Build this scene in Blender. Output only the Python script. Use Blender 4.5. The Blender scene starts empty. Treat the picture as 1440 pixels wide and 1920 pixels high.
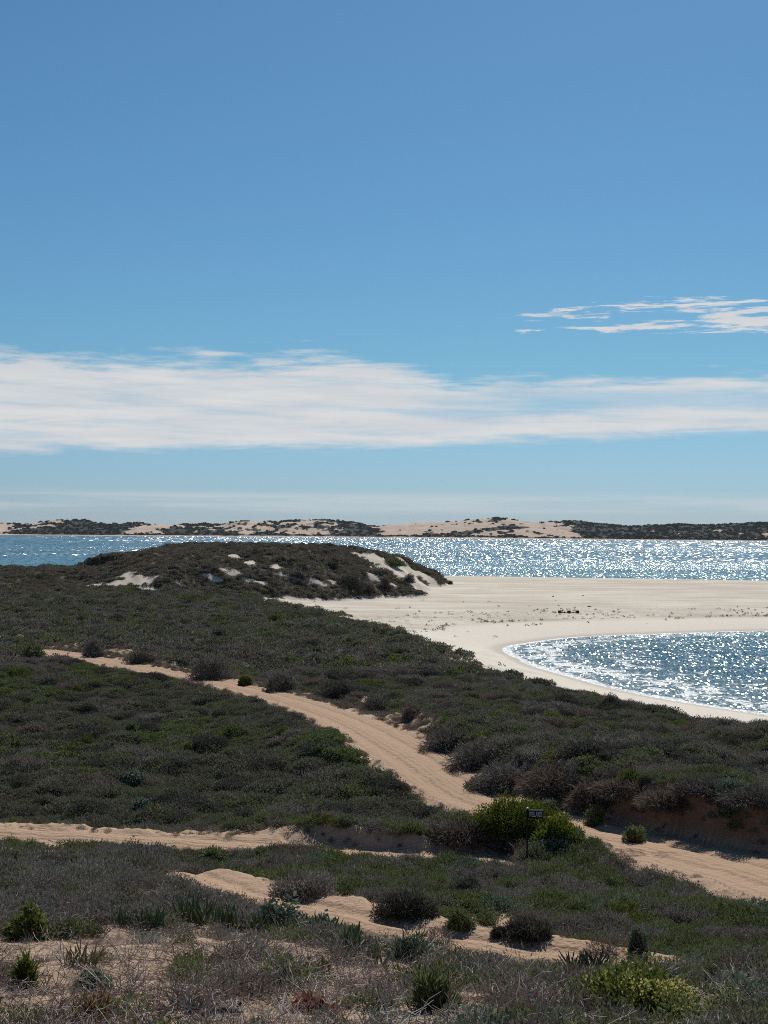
import bpy, math
import numpy as np
from mathutils import Matrix, Vector
R = math.radians
rng = np.random.default_rng(7)
scene = bpy.context.scene
COL = scene.collection

# ------------------------------------------------------------------ camera, sky, sun, exposure
EYE = 16.0
F_PX, CX, CY = 2662.0, 720.0, 960.0            # focal length and centre, in photograph pixels
cam_d = bpy.data.cameras.new('camera')
cam_d.sensor_fit = 'HORIZONTAL'; cam_d.sensor_width = 36.0
cam_d.lens = 36.0 * F_PX / 1440.0
cam_d.clip_start = 0.1; cam_d.clip_end = 60000
cam = bpy.data.objects.new('camera', cam_d); COL.objects.link(cam)
CAM_M = Matrix.Translation((0, 0, EYE)) @ Matrix.Rotation(R(90 + 0.775), 4, 'X') @ Matrix.Rotation(R(0.45), 4, 'Z')
cam.matrix_world = CAM_M
scene.camera = cam

SUN_AZ, SUN_EL = R(14), R(44)                  # azimuth to the right of the view direction
sun_d = bpy.data.lights.new('sun', 'SUN')
sun_d.energy = 4.6; sun_d.angle = R(0.53); sun_d.color = (1.0, 0.95, 0.87)
sun = bpy.data.objects.new('sun', sun_d); COL.objects.link(sun)
to_sun = Vector((math.sin(SUN_AZ) * math.cos(SUN_EL), math.cos(SUN_AZ) * math.cos(SUN_EL), math.sin(SUN_EL)))
sun.rotation_euler = to_sun.to_track_quat('Z', 'Y').to_euler()
sun.location = (60, 120, 160)

vs = scene.view_settings
vs.view_transform = 'Standard'; vs.look = 'None'; vs.exposure = 0.0; vs.gamma = 1.0
vs.use_curve_mapping = False
scene.cycles.use_denoising = False
scene.cycles.pixel_filter_type = 'BLACKMAN_HARRIS'; scene.cycles.filter_width = 1.0
scene.cycles.max_bounces = 5; scene.cycles.diffuse_bounces = 3; scene.cycles.glossy_bounces = 2
scene.cycles.transparent_max_bounces = 4; scene.cycles.volume_bounces = 0
scene.cycles.caustics_reflective = False; scene.cycles.caustics_refractive = False


class NT:
    """small node-tree writer"""
    def __init__(self, tree):
        self.t = tree; tree.nodes.clear()
    def n(self, typ, ins=None, **props):
        nd = self.t.nodes.new(typ)
        for k, v in props.items(): setattr(nd, k, v)
        for k, v in (ins or {}).items(): self.put(nd.inputs[k], v)
        return nd
    def put(self, sock, v):
        if hasattr(v, 'bl_idname') and hasattr(v, 'outputs'): v = v.outputs[0]
        if isinstance(v, bpy.types.NodeSocket): self.t.links.new(v, sock)
        else: sock.default_value = v
    def math(self, op, a, b=0.0, c=0.0, clamp=False):
        nd = self.t.nodes.new('ShaderNodeMath'); nd.operation = op; nd.use_clamp = clamp
        for s, v in zip(nd.inputs, (a, b, c)): self.put(s, v)
        return nd.outputs[0]
    def vmath(self, op, a, b=(0, 0, 0)):
        nd = self.t.nodes.new('ShaderNodeVectorMath'); nd.operation = op
        self.put(nd.inputs[0], a); self.put(nd.inputs[1], b)
        return nd.outputs[0]
    def step(self, x, lo, hi, smooth=True):
        nd = self.t.nodes.new('ShaderNodeMapRange'); nd.interpolation_type = 'SMOOTHSTEP' if smooth else 'LINEAR'
        for k, v in zip((0, 1, 2), (x, lo, hi)): self.put(nd.inputs[k], v)
        return nd.outputs[0]
    def rng(self, x, a, b, c, d):
        nd = self.t.nodes.new('ShaderNodeMapRange')
        for k, v in zip(range(5), (x, a, b, c, d)): self.put(nd.inputs[k], v)
        return nd.outputs[0]
    def mix(self, f, a, b):
        nd = self.t.nodes.new('ShaderNodeMix'); nd.data_type = 'RGBA'
        self.put(nd.inputs[0], f)
        for s, v in ((6, a), (7, b)):
            self.put(nd.inputs[s], (*v, 1) if isinstance(v, tuple) and len(v) == 3 else v)
        return nd.outputs[2]
    def noise(self, vec, scale, detail=3.0, rough=0.55, out=0, dist=0.0):
        nd = self.n('ShaderNodeTexNoise', {'Scale': scale, 'Detail': detail, 'Roughness': rough, 'Distortion': dist})
        self.put(nd.inputs['Vector'], vec)
        return nd.outputs[out]
    def comb(self, x, y, z=0.0):
        return self.n('ShaderNodeCombineXYZ', {0: x, 1: y, 2: z}).outputs[0]
    def sep(self, v):
        return self.n('ShaderNodeSeparateXYZ', {0: v}).outputs


# ---- world: clear physical sky with a long stratus bank low over the sea
world = bpy.data.worlds.new('World'); scene.world = world; world.use_nodes = True
w = NT(world.node_tree)
sky = w.n('ShaderNodeTexSky', sky_type='NISHITA', sun_disc=False, sun_elevation=SUN_EL, sun_rotation=SUN_AZ,
          altitude=0.0, air_density=1.0, dust_density=0.3, ozone_density=1.0)
g = w.n('ShaderNodeTexCoord').outputs['Generated']
sx, sy, sz = w.sep(w.vmath('NORMALIZE', g))
az = w.math('ARCTAN2', sx, sy)
el = w.math('ARCSINE', sz)
cv = w.comb(w.math('MULTIPLY', az, 7.0), w.math('MULTIPLY', el, 62.0), 0.37)
wisp = w.noise(cv, 1.0, 7.0, 0.62, dist=0.35)
cv2 = w.comb(w.math('MULTIPLY', az, 26.0), w.math('MULTIPLY', el, 190.0), 3.1)
fine = w.noise(cv2, 1.0, 6.0, 0.65, dist=0.2)
nz = w.math('ADD', w.math('MULTIPLY', w.math('SUBTRACT', wisp, 0.5), 0.040), w.math('MULTIPLY', w.math('SUBTRACT', fine, 0.5), 0.030))
low = w.math('ADD', 0.0565, w.math('MULTIPLY', az, 0.036))
top = w.math('SUBTRACT', 0.1205, w.math('MULTIPLY', w.step(az, -0.02, 0.05), 0.0130))
eln = w.math('ADD', el, nz)
band = w.math('MULTIPLY', w.step(el, w.math('ADD', low, w.math('MULTIPLY', nz, 0.55)), w.math('ADD', w.math('ADD', low, 0.010), w.math('MULTIPLY', nz, 0.55))),
              w.step(eln, w.math('ADD', top, 0.004), w.math('SUBTRACT', top, 0.010)))
# thin places inside the bank
hol = w.noise(w.comb(w.math('MULTIPLY', az, 5.0), w.math('MULTIPLY', el, 70.0), 8.2), 1.0, 6.0, 0.6, dist=0.3)
gap = w.math('MULTIPLY', w.step(hol, 0.50, 0.68), w.math('ADD', 0.15, w.math('MULTIPLY', w.step(az, -0.06, 0.12), 0.50)))
stre = w.noise(w.comb(w.math('MULTIPLY', az, 14.0), w.math('MULTIPLY', el, 170.0), 6.1), 1.0, 6.0, 0.6, dist=0.4)
band = w.math('MULTIPLY', w.math('MULTIPLY', band, w.math('SUBTRACT', 1.0, gap)), w.math('SUBTRACT', 1.0, w.math('MULTIPLY', w.step(stre, .46, .72), .36)))
eg = w.math('ADD', el, w.math('MULTIPLY', nz, 0.35))      # a blue lane through the right half of the bank
lane = w.math('MULTIPLY', w.math('MULTIPLY', w.step(eg, 0.082, 0.090), w.step(eg, 0.101, 0.093)), w.math('MULTIPLY', w.step(az, 0.0, 0.13), 0.55))
band = w.math('MULTIPLY', band, w.math('SUBTRACT', 1.0, lane))
# broken strips higher up
up_n = w.noise(w.comb(w.math('MULTIPLY', az, 15.0), w.math('MULTIPLY', el, 170.0), 33.3), 1.0, 6.0, 0.66, dist=0.3)
upm = w.math('MULTIPLY', w.step(el, 0.127, 0.139), w.step(el, 0.170, 0.155))
upm = w.math('MULTIPLY', upm, w.step(az, 0.0, 0.17))
up = w.step(w.math('ADD', up_n, w.math('MULTIPLY', w.math('SUBTRACT', upm, 1.0), 0.34)), 0.455, 0.545)
# faint veil just above the far dunes
ve_n = w.noise(w.comb(w.math('MULTIPLY', az, 6.0), w.math('MULTIPLY', el, 150.0), 1.5), 1.0, 4.0, 0.5)
veil = w.math('MULTIPLY', w.math('MULTIPLY', w.step(el, 0.010, 0.017), w.step(el, 0.030, 0.022)), w.math('MULTIPLY', w.step(ve_n, 0.30, 0.62), 0.38))
cl = w.math('MINIMUM', w.math('ADD', w.math('ADD', w.math('MULTIPLY', band, 0.93), w.math('MULTIPLY', up, 0.93)), veil), 0.97)
shade = w.noise(w.comb(w.math('MULTIPLY', az, 11.0), w.math('MULTIPLY', el, 90.0), 2.2), 1.0, 5.0, 0.6)
ccol = w.mix(w.step(shade, 0.35, 0.7), (9.8, 10.1, 10.5), (11.3, 11.2, 11.1))
tint = w.mix(w.step(el, 0.0, 0.11, False), (0.50, 0.735, 1.28), (0.46, 0.81, 1.03))
SKY_TINT = w.mix(1.0, sky.outputs[0], tint); SKY_TINT.node.blend_type = 'MULTIPLY'
skyc = w.mix(cl, SKY_TINT, ccol)
world.cycles.sampling_method = 'MANUAL'; world.cycles.sample_map_resolution = 256
bg = w.n('ShaderNodeBackground', {'Color': skyc, 'Strength': 0.065})
w.n('ShaderNodeOutputWorld', {'Surface': bg.outputs[0]})

# ------------------------------------------------------------------ numeric helpers
def hash2(ix, iy, seed):
    h = (ix.astype(np.int64) * 374761393 + iy.astype(np.int64) * 668265263 + seed * 982451653) & 0xFFFFFFFF
    h = ((h ^ (h >> 13)) * 1274126177) & 0xFFFFFFFF
    h = h ^ (h >> 16)
    return (h & 0xFFFFFF) / float(0x1000000)

def vnoise(x, y, seed=0):
    x0 = np.floor(x); y0 = np.floor(y); fx = x - x0; fy = y - y0
    fx = fx * fx * (3 - 2 * fx); fy = fy * fy * (3 - 2 * fy)
    a = hash2(x0, y0, seed); b = hash2(x0 + 1, y0, seed); c = hash2(x0, y0 + 1, seed); d = hash2(x0 + 1, y0 + 1, seed)
    return (a * (1 - fx) + b * fx) * (1 - fy) + (c * (1 - fx) + d * fx) * fy

def fbm(x, y, seed=0, octaves=4, gain=0.5):
    s = 0; amp = 1.0; tot = 0
    for o in range(octaves):
        s = s + amp * vnoise(x * 2 ** o + 17.3 * o, y * 2 ** o - 9.1 * o, seed + o); tot += amp; amp *= gain
    return s / tot

def sstep(x, a, b):
    t = np.clip((x - a) / (b - a), 0, 1); return t * t * (3 - 2 * t)

def cushions(x, y, size, seed):
    """rounded cushions on a jittered grid: height 0..1 and a random number per cushion"""
    gx_, gy_ = x / size, y / size
    ix, iy = np.floor(gx_), np.floor(gy_)
    h = np.zeros(x.shape); cid = np.zeros(x.shape); best = np.full(x.shape, 9.0)
    for dx in (-1, 0, 1):
        for dy in (-1, 0, 1):
            cx, cy = ix + dx, iy + dy
            px = cx + .15 + .7 * hash2(cx, cy, seed); py = cy + .15 + .7 * hash2(cx, cy, seed + 1)
            rr = .62 + .38 * hash2(cx, cy, seed + 2); am = .35 + .65 * hash2(cx, cy, seed + 3)
            d = np.hypot(gx_ - px, gy_ - py) / rr
            h = np.maximum(h, am * np.sqrt(np.maximum(0, 1 - d * d)))
            m = d < best; best = np.where(m, d, best); cid = np.where(m, hash2(cx, cy, seed + 4), cid)
    return h, cid

def ray(u, v):
    d = CAM_M.to_3x3() @ Vector(((u - CX) / F_PX, -(v - CY) / F_PX, -1.0))
    return np.array(d) / d.y            # per metre of depth

def at(u, v, D):
    return np.array((0, 0, EYE)) + ray(u, v) * D

def poly_dist(px, py, pts):
    """distance to a polyline, arc parameter (index units), signed side (left of travel = +)"""
    best = np.full(px.shape, 1e18); tt = np.zeros(px.shape); sg = np.ones(px.shape)
    for i in range(len(pts) - 1):
        ax, ay = pts[i][:2]; bx, by = pts[i + 1][:2]
        dx, dy = bx - ax, by - ay
        t = np.clip(((px - ax) * dx + (py - ay) * dy) / (dx * dx + dy * dy), 0, 1)
        ex = px - (ax + t * dx); ey = py - (ay + t * dy)
        d2 = ex * ex + ey * ey
        m = d2 < best
        best = np.where(m, d2, best); tt = np.where(m, i + t, tt)
        sg = np.where(m, np.sign(dx * ey - dy * ex), sg)
    return np.sqrt(best), tt, sg

def in_poly(px, py, poly):
    c = np.zeros(px.shape, bool); n = len(poly)
    for i in range(n):
        x1, y1 = poly[i]; x2, y2 = poly[(i + 1) % n]
        if y1 == y2: continue
        c ^= ((y1 > py) != (y2 > py)) & (px < (x2 - x1) * (py - y1) / (y2 - y1) + x1)
    return c

def sdf_poly(px, py, poly):
    d, _, _ = poly_dist(px, py, list(poly) + [poly[0]])
    return np.where(in_poly(px, py, poly), -d, d)

def smooth_line(pts, n=6):
    """Catmull-Rom through points of any dimension"""
    p = np.array(pts, float); q = np.vstack([2 * p[0] - p[1], p, 2 * p[-1] - p[-2]]); out = []
    for i in range(1, len(q) - 2):
        for k in range(n):
            t = k / n
            out.append(0.5 * (2 * q[i] + (q[i + 1] - q[i - 1]) * t + (2 * q[i - 1] - 5 * q[i] + 4 * q[i + 1] - q[i + 2]) * t * t
                              + (3 * q[i] - q[i - 1] - 3 * q[i + 1] + q[i + 2]) * t ** 3))
    out.append(q[-2])
    return np.array(out)

# ------------------------------------------------------------------ shape of the land
# sparse survey of the heath surface: (u, v, metres ahead); the ground itself lies below the scrub there
SURVEY = [
    (-400, 1920, 11), (0, 1920, 11), (360, 1915, 11), (720, 1920, 11), (1080, 1920, 11.2), (1440, 1920, 11.5), (1900, 1920, 12),
    (-400, 1790, 15), (0, 1800, 14.5), (360, 1800, 14.5), (720, 1815, 14.5), (1080, 1850, 14.5), (1440, 1870, 14.8), (1900, 1880, 15),
    (500, 1760, 17), (200, 1716, 19), (0, 1650, 23), (140, 1625, 26), (320, 1665, 22), (640, 1786, 17.5), (800, 1818, 18), (1050, 1846, 18.5), (1250, 1850, 18.5), (560, 1757, 21), (740, 1800, 20.8), (900, 1822, 20.6), (1060, 1838, 20.4),
    (1440, 1800, 20), (1900, 1800, 21), (-400, 1640, 24),
    (0, 1600, 31), (-400, 1590, 32), (650, 1664, 27.8), (480, 1640, 31.5), (860, 1712, 27), (1010, 1740, 26), (1180, 1765, 25.5), (1440, 1740, 25), (1900, 1740, 26),
    (650, 1628, 35), (860, 1655, 31), (1100, 1680, 30), (1440, 1690, 29.5), (1900, 1700, 29), (300, 1603, 38.5), (100, 1580, 40.5), (-400, 1572, 41),
    (480, 1602, 40), (800, 1613, 40.2), (900, 1611, 40.5), (1000, 1609, 40.7), (1100, 1607, 41), (1200, 1616, 40.2), (1300, 1633, 38.6), (1440, 1663, 36.2),
    (0, 1528, 49), (-400, 1525, 50), (300, 1536, 49), (520, 1540, 46.2), (680, 1545, 45.4), (880, 1556, 44.8),
    (300, 1500, 53), (650, 1500, 52), (0, 1460, 58), (850, 1512, 52), (600, 1440, 60), (300, 1400, 70), (0, 1390, 72), (-400, 1390, 75), (600, 1385, 68),
    (0, 1300, 95), (300, 1320, 89), (480, 1325, 86), (-400, 1290, 100), (100, 1245, 116), (350, 1290, 98),
    (-400, 1230, 130), (60, 1205, 146), (200, 1200, 146), (400, 1245, 124), (560, 1275, 108), (700, 1315, 90),
    (800, 1352, 72), (900, 1396, 62), (1050, 1422, 55), (1200, 1452, 50.5), (1300, 1480, 47.5), (1440, 1502, 45), (1900, 1560, 43),
    (1440, 1420, 58), (1440, 1350, 71), (1900, 1400, 66), (1900, 1345, 80), (1200, 1385, 67), (1150, 1346, 80), (1000, 1290, 97), (1080, 1322, 86), (1240, 1364, 75), (1330, 1364, 73), (1000, 1340, 79), (840, 1270, 115), (850, 1302, 92),
    (700, 1196, 164), (600, 1155, 214), (525, 1130, 258), (700, 1250, 120), (500, 1200, 160), (500, 1250, 125),
    (100, 1180, 175), (-400, 1180, 180), (0, 1150, 205), (300, 1150, 205), (0, 1100, 275), (-400, 1100, 280), (200, 1112, 250), (400, 1120, 245),
    (0, 1066, 330), (160, 1068, 322), (-400, 1066, 335), (300, 1085, 300), (420, 1095, 290),
]
_c = []
for (u, v, D) in SURVEY:
    p = at(u, v, D)
    if D > 100: p[2] -= 0.55
    elif D > 48: p[2] -= 0.60
    elif D > 22: p[2] -= 0.36
    elif D > 12: p[2] -= 0.08
    _c.append(p)
_c = np.array(_c)
_c = np.vstack([_c, [[-4, 0, 14.3], [0, 0, 14.35], [4, 0, 14.3], [0, -14, 14.6], [-10, -14, 14.4], [10, -14, 14.4], [-4, 6, 13.2], [0, 6, 13.25], [4, 6, 13.2]]])
def _ab(x, y):
    yy = np.maximum(y, -6) + 9.0
    return x / yy * 2.6, np.log(yy) * 1.6
_ca = np.stack(_ab(_c[:, 0], _c[:, 1]), 1)
def _tps(r2): return 0.5 * r2 * np.log(r2 + 1e-9)
_n = len(_c)
_A = _tps(((_ca[:, None] - _ca[None]) ** 2).sum(-1)) + np.eye(_n) * 0.004
_P = np.hstack([np.ones((_n, 1)), _ca])
_M = np.block([[_A, _P], [_P.T, np.zeros((3, 3))]])
_W = np.linalg.solve(_M, np.concatenate([_c[:, 2], np.zeros(3)]))
def heath_z(x, y):
    a, b = _ab(x, y); sh = x.shape; q = np.stack([a.ravel(), b.ravel()], 1); out = np.empty(len(q))
    for i in range(0, len(q), 40000):
        s = q[i:i + 40000]
        out[i:i + 40000] = _tps(((s[:, None] - _ca[None]) ** 2).sum(-1)) @ _W[:_n] + _W[_n] + s @ _W[_n + 1:]
    return out.reshape(sh)

# shorelines, in metres (x right, y ahead)
BAY = smooth_line([(160, 262), (95, 244), (63.6, 236), (50, 230), (31.3, 220), (21.9, 208), (16.6, 197), (16.4, 184), (17.8, 170), (20.8, 157), (23.6, 146), (27.2, 137), (32.6, 127.5), (39, 117), (52, 100), (75, 80), (110, 60)], 4)
BAY_POLY = [tuple(p) for p in BAY] + [(420, 40), (420, 300)]
COAST = [(-900, 470), (-300, 430), (-120, 425), (-45, 468), (18, 493), (70, 480), (126, 467), (300, 452), (600, 470), (1200, 560)]
HEATH = [(-320, -60), (160, -60), (130, 20), (60, 46), (36, 60), (26, 66.5), (19.5, 72), (13.7, 86), (10.4, 98), (5.0, 116), (-1.2, 166), (-11, 214), (-22, 256), (-31, 276), (-42, 300), (-50, 336), (-90, 342), (-320, 345)]
# crest of the scrub-covered dune: u, v, depth, front half-width, back half-width
CREST = smooth_line([tuple(at(u, v + dv, D)) + (wf, wb) for (u, v, D, wf, wb, dv) in [
    (120, 1072, 295, 30, 40, 0), (200, 1062, 296, 30, 40, 3), (260, 1042, 298, 33, 40, 4), (300, 1034, 302, 36, 42, 4), (350, 1031, 310, 42, 45, 4), (400, 1021, 318, 46, 50, 4), (480, 1018, 332, 50, 50, 4),
    (560, 1021, 343, 40, 48, 4), (640, 1023, 352, 25, 40, 4), (690, 1033, 364, 18, 28, 3), (740, 1047, 378, 13, 20, 2), (785, 1072, 394, 8, 11, 1), (820, 1091, 408, 3, 4, 0)]], 5)

# vehicle tracks: (u, v, metres ahead, half width, bank width left of travel, bank width right of travel)
def track_line(rows):
    return smooth_line([tuple(at(u, v, D)) + (hw, bl, br) for (u, v, D, hw, bl, br) in rows], 6)
T_MAIN = track_line([(1640, 1712, 34, 1.9, .9, .6), (1440, 1642, 39, 1.9, .9, .55), (1250, 1594, 44, 1.8, .8, .8), (1110, 1561, 47.6, 1.7, .8, 1.0), (985, 1524, 51.5, 1.6, .7, 1.1), (870, 1486, 57, 1.7, .7, 1.3),
                     (745, 1404, 68, 1.9, .7, 1.7), (612, 1337, 85, 1.7, .7, 2.2), (430, 1285, 104, 1.6, .8, 2.6), (250, 1251, 119, 1.7, .9, 3.0), (135, 1229, 130, 1.7, 1., 3.0), (30, 1213, 142, 1.5, 1., 2.)])
T_SIDE = track_line([(-300, 1538, 46.5, .8, 1., 3.0), (0, 1558, 45.6, .8, 1., 3.2), (200, 1570, 45.2, .9, .8, 3.0), (400, 1584, 44.5, 1.0, .8, 2.2), (600, 1597, 44, 1.2, .7, .5), (760, 1607, 43.3, 1.2, .7, .35), (900, 1614, 43, 1.2, .7, .4), (985, 1616, 43, 1.2, .8, .5)][::-1])
T_NEAR = track_line([(300, 1628, 34, .9, 1., .9), (380, 1652, 31, 1.0, .8, .9), (450, 1680, 28.5, 1.0, .8, 1.0), (570, 1704, 26.3, 1.0, .9, 1.1), (720, 1742, 24.8, 1.0, .9, 1.2), (870, 1771, 23.9, 1.0, .8, 1.3), (1020, 1793, 23.3, 1.0, .7, 1.2), (1180, 1806, 23.0, .8, .6, .8), (1330, 1815, 23, .6, .5, .5)][::-1])
TRACKS = (T_MAIN, T_SIDE, T_NEAR)

def land(x, y, masks=False):
    """ground height; with masks also (heath cover, bank, lateral track coordinate, track id)"""
    x = np.asarray(x, float); y = np.asarray(y, float)
    zh = heath_z(x, y)
    far = sstep(y, 20, 60)
    zh = zh + (fbm(x / 2.6, y / 3.4, 3, 4) - 0.5) * (0.22 + 0.40 * far) + (fbm(x / 9, y / 12, 11, 3) - 0.5) * 0.5 * sstep(y, 30, 90)
    m1, _ = cushions(x + .8 * fbm(x / 2, y / 2, 5, 2), y, 1.8, 900); m2, _ = cushions(x, y + .4 * fbm(x, y, 6, 2), 1.05, 950); m3, _ = cushions(x, y, 5.5, 970)
    calm = np.ones(x.shape)                                   # the sandy verges of the tracks are smooth
    for T in TRACKS:
        nb = (x > T[:, 0].min() - 7) & (x < T[:, 0].max() + 7) & (y > T[:, 1].min() - 7) & (y < T[:, 1].max() + 7)
        if nb.any():
            dT = poly_dist(x[nb], y[nb], T[::2])[0]; calm[nb] = np.minimum(calm[nb], sstep(dT, 1.6, 4.6) * .8 + .2)
    zh = zh + calm * (far * ((m1 - .66) * .70 + (m2 - .60) * .24 + (m3 - .62) * .60 * sstep(y, 60, 140)) + (1 - far) * ((m1 - .45) * .20 * sstep(y, 13, 22) + (m2 - .45) * .14))
    # beach and spit
    db = sdf_poly(x, y, BAY_POLY)
    dc, _, sgc = poly_dist(x, y, COAST); dc = np.where(sgc < 0, dc, -dc)          # + on the land side
    zb = np.minimum(np.where(db > 0, 1.55 * (1 - np.exp(-db / 14)), np.maximum(db * 0.07, -2.5)),
                    np.where(dc > 0, 1.75 * (1 - np.exp(-dc / 16)), np.maximum(dc * 0.06, -4)))
    # a soft berm scarp some metres above the bay's waterline
    zb = zb + 0.16 * sstep(db, 15, 17.5) * (dc > 0) + (fbm(x / 14, y / 14, 21, 3) - 0.5) * 0.30 * sstep(db, 10, 26) * sstep(dc, 5, 30)
    tread = sstep(db, 17, 20) * sstep(db, 46, 34) * sstep(dc, 60, 90)
    zb = zb + tread * (fbm(x / 0.9, y / 1.1, 31, 2) - 0.5) * 0.34
    dh = sdf_poly(x, y, HEATH)
    dh = dh + (fbm(x / 7, y / 9, 41, 3) - 0.5) * 9 * sstep(y, 50, 110)
    mh = 1 - sstep(dh, 0, np.where(y > 325, 60, 21))
    z = zb + mh * (zh - zb)
    # the scrub-covered dune
    d, t, s = poly_dist(x, y, CREST)
    i0 = np.clip(t.astype(int), 0, len(CREST) - 2); f = t - i0
    row = CREST[i0] * (1 - f)[..., None] + CREST[i0 + 1] * f[..., None]
    ww = np.where(s < 0, row[..., 3], row[..., 4])
    dd = d * (1 + 0.5 * (fbm(x / 16, y / 20, 51, 3) - 0.5))
    prof = np.clip(1 - dd / ww, 0, 1)
    prof = 1 - (1 - prof) ** 1.9
    zd = np.minimum(z, 3) + (row[..., 2] - np.minimum(z, 3)) * prof + ((fbm(x / 5, y / 7, 61, 4) - 0.5) * 2.4 + (fbm(x / 11, y / 14, 67, 3) - .5) * 1.8) * sstep(prof, 0, .25)
    on_dune = sstep(prof, 0.03, 0.10)
    z = np.where(prof > 0, np.maximum(z, zd), z)
    cover = np.maximum(1 - sstep(dh, 2, 12), on_dune * (y > 255))
    soil = np.zeros_like(z); bank = np.zeros_like(z); lat = np.full(z.shape, 9.0); tid = np.zeros(z.shape, int)
    for k, T in enumerate(TRACKS):
        near = (x > T[:, 0].min() - 8) & (x < T[:, 0].max() + 8) & (y > T[:, 1].min() - 8) & (y < T[:, 1].max() + 8)
        if not near.any(): continue
        xs, ys = x[near], y[near]
        d, t, s = poly_dist(xs, ys, T)
        i0 = np.clip(t.astype(int), 0, len(T) - 2); f = t - i0
        row = T[i0] * (1 - f)[:, None] + T[i0 + 1] * f[:, None]
        wob = (fbm(xs / 1.3, ys / 1.6, 71 + k, 3) - 0.5) * 0.65 * (0.5 if k == 2 else 1.0)
        e = d - row[:, 3] + wob
        bw = np.where(s > 0, row[:, 4], row[:, 5])
        up = sstep(e, 0, bw)
        zt = row[:, 2]
        side = d * s
        gauge = 0.78 if k != 2 else 0.45
        rut = -0.085 * np.exp(-((np.abs(side) - gauge) / 0.22) ** 2) + 0.03 * np.exp(-(side / 0.25) ** 2) + 0.02 * np.exp(-((np.abs(side) - gauge - .45) / 0.16) ** 2)
        rut = rut + (fbm(xs / 0.8, ys / 0.8, 81, 3) - 0.5) * 0.07
        fall = sstep(e, bw + 3.0, bw)
        end = sstep(t, 0.0, 2.0) * sstep(t, len(T) - 1.0, len(T) - 4.0)
        zz = z[near]
        if k == 0:                                             # wind-blown lip held by the scrub on both edges
            amt = np.where(s < 0, np.where(ys < 78, .55, .30), .20 * sstep(ys, 54, 62)) * (.75 + .5 * fbm(xs / 2.2, ys / 2.2, 97, 2))
            zz = zz + amt * sstep(e, bw * .35, bw) * (1 - sstep(e, bw + 1.0, bw + np.where(s < 0, 7.0, 3.0)))
        if k == 1:
            zz = zz + np.where(s < 0, .22, 0.) * sstep(e, bw * .35, bw) * (1 - sstep(e, bw + .6, bw + 4.0)) * sstep(xs, -9, -4)
        target = zt + rut
        crumble = (fbm(xs / 0.5, ys / 0.6, 91, 4) - 0.5) * (0.42 if k < 2 else .34) * sstep(e, 0, .3) * sstep(e, bw + .6, bw)
        zn = target + (zz - target) * up + crumble
        z[near] = zz + (zn - zz) * end
        inside = (1 - sstep(e, -0.05, 0.15)) * end
        steep = (k == 0) & (s < 0) & (ys < 74) & (xs > -2.0)
        c0, c1 = np.where(steep, bw * .30, np.where((k == 0) & (ys > 74), bw * .8, bw * .55)), np.where(steep, bw * .6 + .1, np.where((k == 0) & (ys > 74), bw * 1.1 + .3, bw * .95 + .15))
        cover[near] = np.minimum(cover[near], 1 - end * (1 - sstep(e, c0, c1)))
        soil[near] = np.maximum(soil[near], end * sstep(e, .05, .3) * (1 - sstep(e, bw + .2, bw + .8)) * (k == 0) * (s < 0) * sstep(xs, 7.0, 8.2) * (ys < 52))
        bank[near] = np.maximum(bank[near], end * sstep(e, -0.1, 0.2) * (1 - sstep(e, bw, bw + 0.5)))
        ins = inside > 0.5
        lt = lat[near]; lt[ins] = side[ins]; lat[near] = lt
        td = tid[near]; td[ins] = k + 1; tid[near] = td
    if masks: return z, cover, bank, lat, tid, dict(db=db, dc=dc, dh=dh, dune=on_dune, soil=soil)
    return z

def hit(u, v, lo=8.0, hi=620.0):
    """where the sight line through a photograph pixel meets the ground"""
    r = ray(u, v); D = np.geomspace(lo, hi, 1500)
    z = land(r[0] * D, D)
    below = np.nonzero(z >= EYE + r[2] * D)[0]
    k = below[0] if len(below) else len(D) - 1
    d = D[k]
    return np.array((r[0] * d, d, float(z[k])))

# bare sand: photograph position, half-size in pixels -> ellipses on the ground
PATCH_PX = [(100, 1800, 150, 30), (45, 1868, 80, 32), (300, 1795, 150, 25), (430, 1768, 130, 18), (560, 1800, 140, 26), (350, 1845, 70, 14), (470, 1895, 150, 24), (700, 1895, 130, 26),
            (745, 1838, 60, 24), (620, 1912, 100, 18), (800, 1805, 70, 10), (230, 1902, 60, 15), (30, 1790, 60, 22), (870, 1880, 60, 20),
            (245, 1092, 62, 8), (292, 1083, 26, 5), (285, 1105, 50, 5), (440, 1045, 16, 4), (436, 1076, 24, 4), (520, 1064, 16, 3), (545, 1086, 44, 5), (466, 1056, 12, 4), (590, 1095, 20, 5), (340, 1100, 30, 3),
            (704, 1050, 26, 9), (735, 1070, 40, 13), (770, 1082, 42, 12), (802, 1088, 24, 7), (716, 1092, 34, 10), (762, 1064, 26, 8), (690, 1100, 24, 6), (672, 1042, 16, 5), (752, 1052, 20, 6), (785, 1078, 22, 7), (640, 1098, 24, 5), (480, 1092, 30, 4), (400, 1090, 22, 4), (225, 1083, 30, 4), (175, 1098, 20, 3),
            (40, 1606, 100, 14), (120, 1618, 40, 8), (1225, 1802, 56, 10), (1080, 1780, 60, 14), (1050, 1304, 44, 5), (1150, 1314, 70, 5), (1090, 1296, 40, 5), (410, 1664, 40, 16), (650, 1690, 56, 12), (960, 1745, 90, 20),
            (880, 1732, 60, 12), (190, 1222, 70, 10), (110, 1215, 40, 6), (330, 1240, 60, 8), (470, 1282, 40, 10), (700, 1318, 30, 12), (770, 1350, 40, 14), (20, 1200, 30, 4), (1390, 1388, 16, 4),
            (1090, 1530, 50, 18), (1240, 1568, 40, 8)]
PATCHES = []
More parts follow.
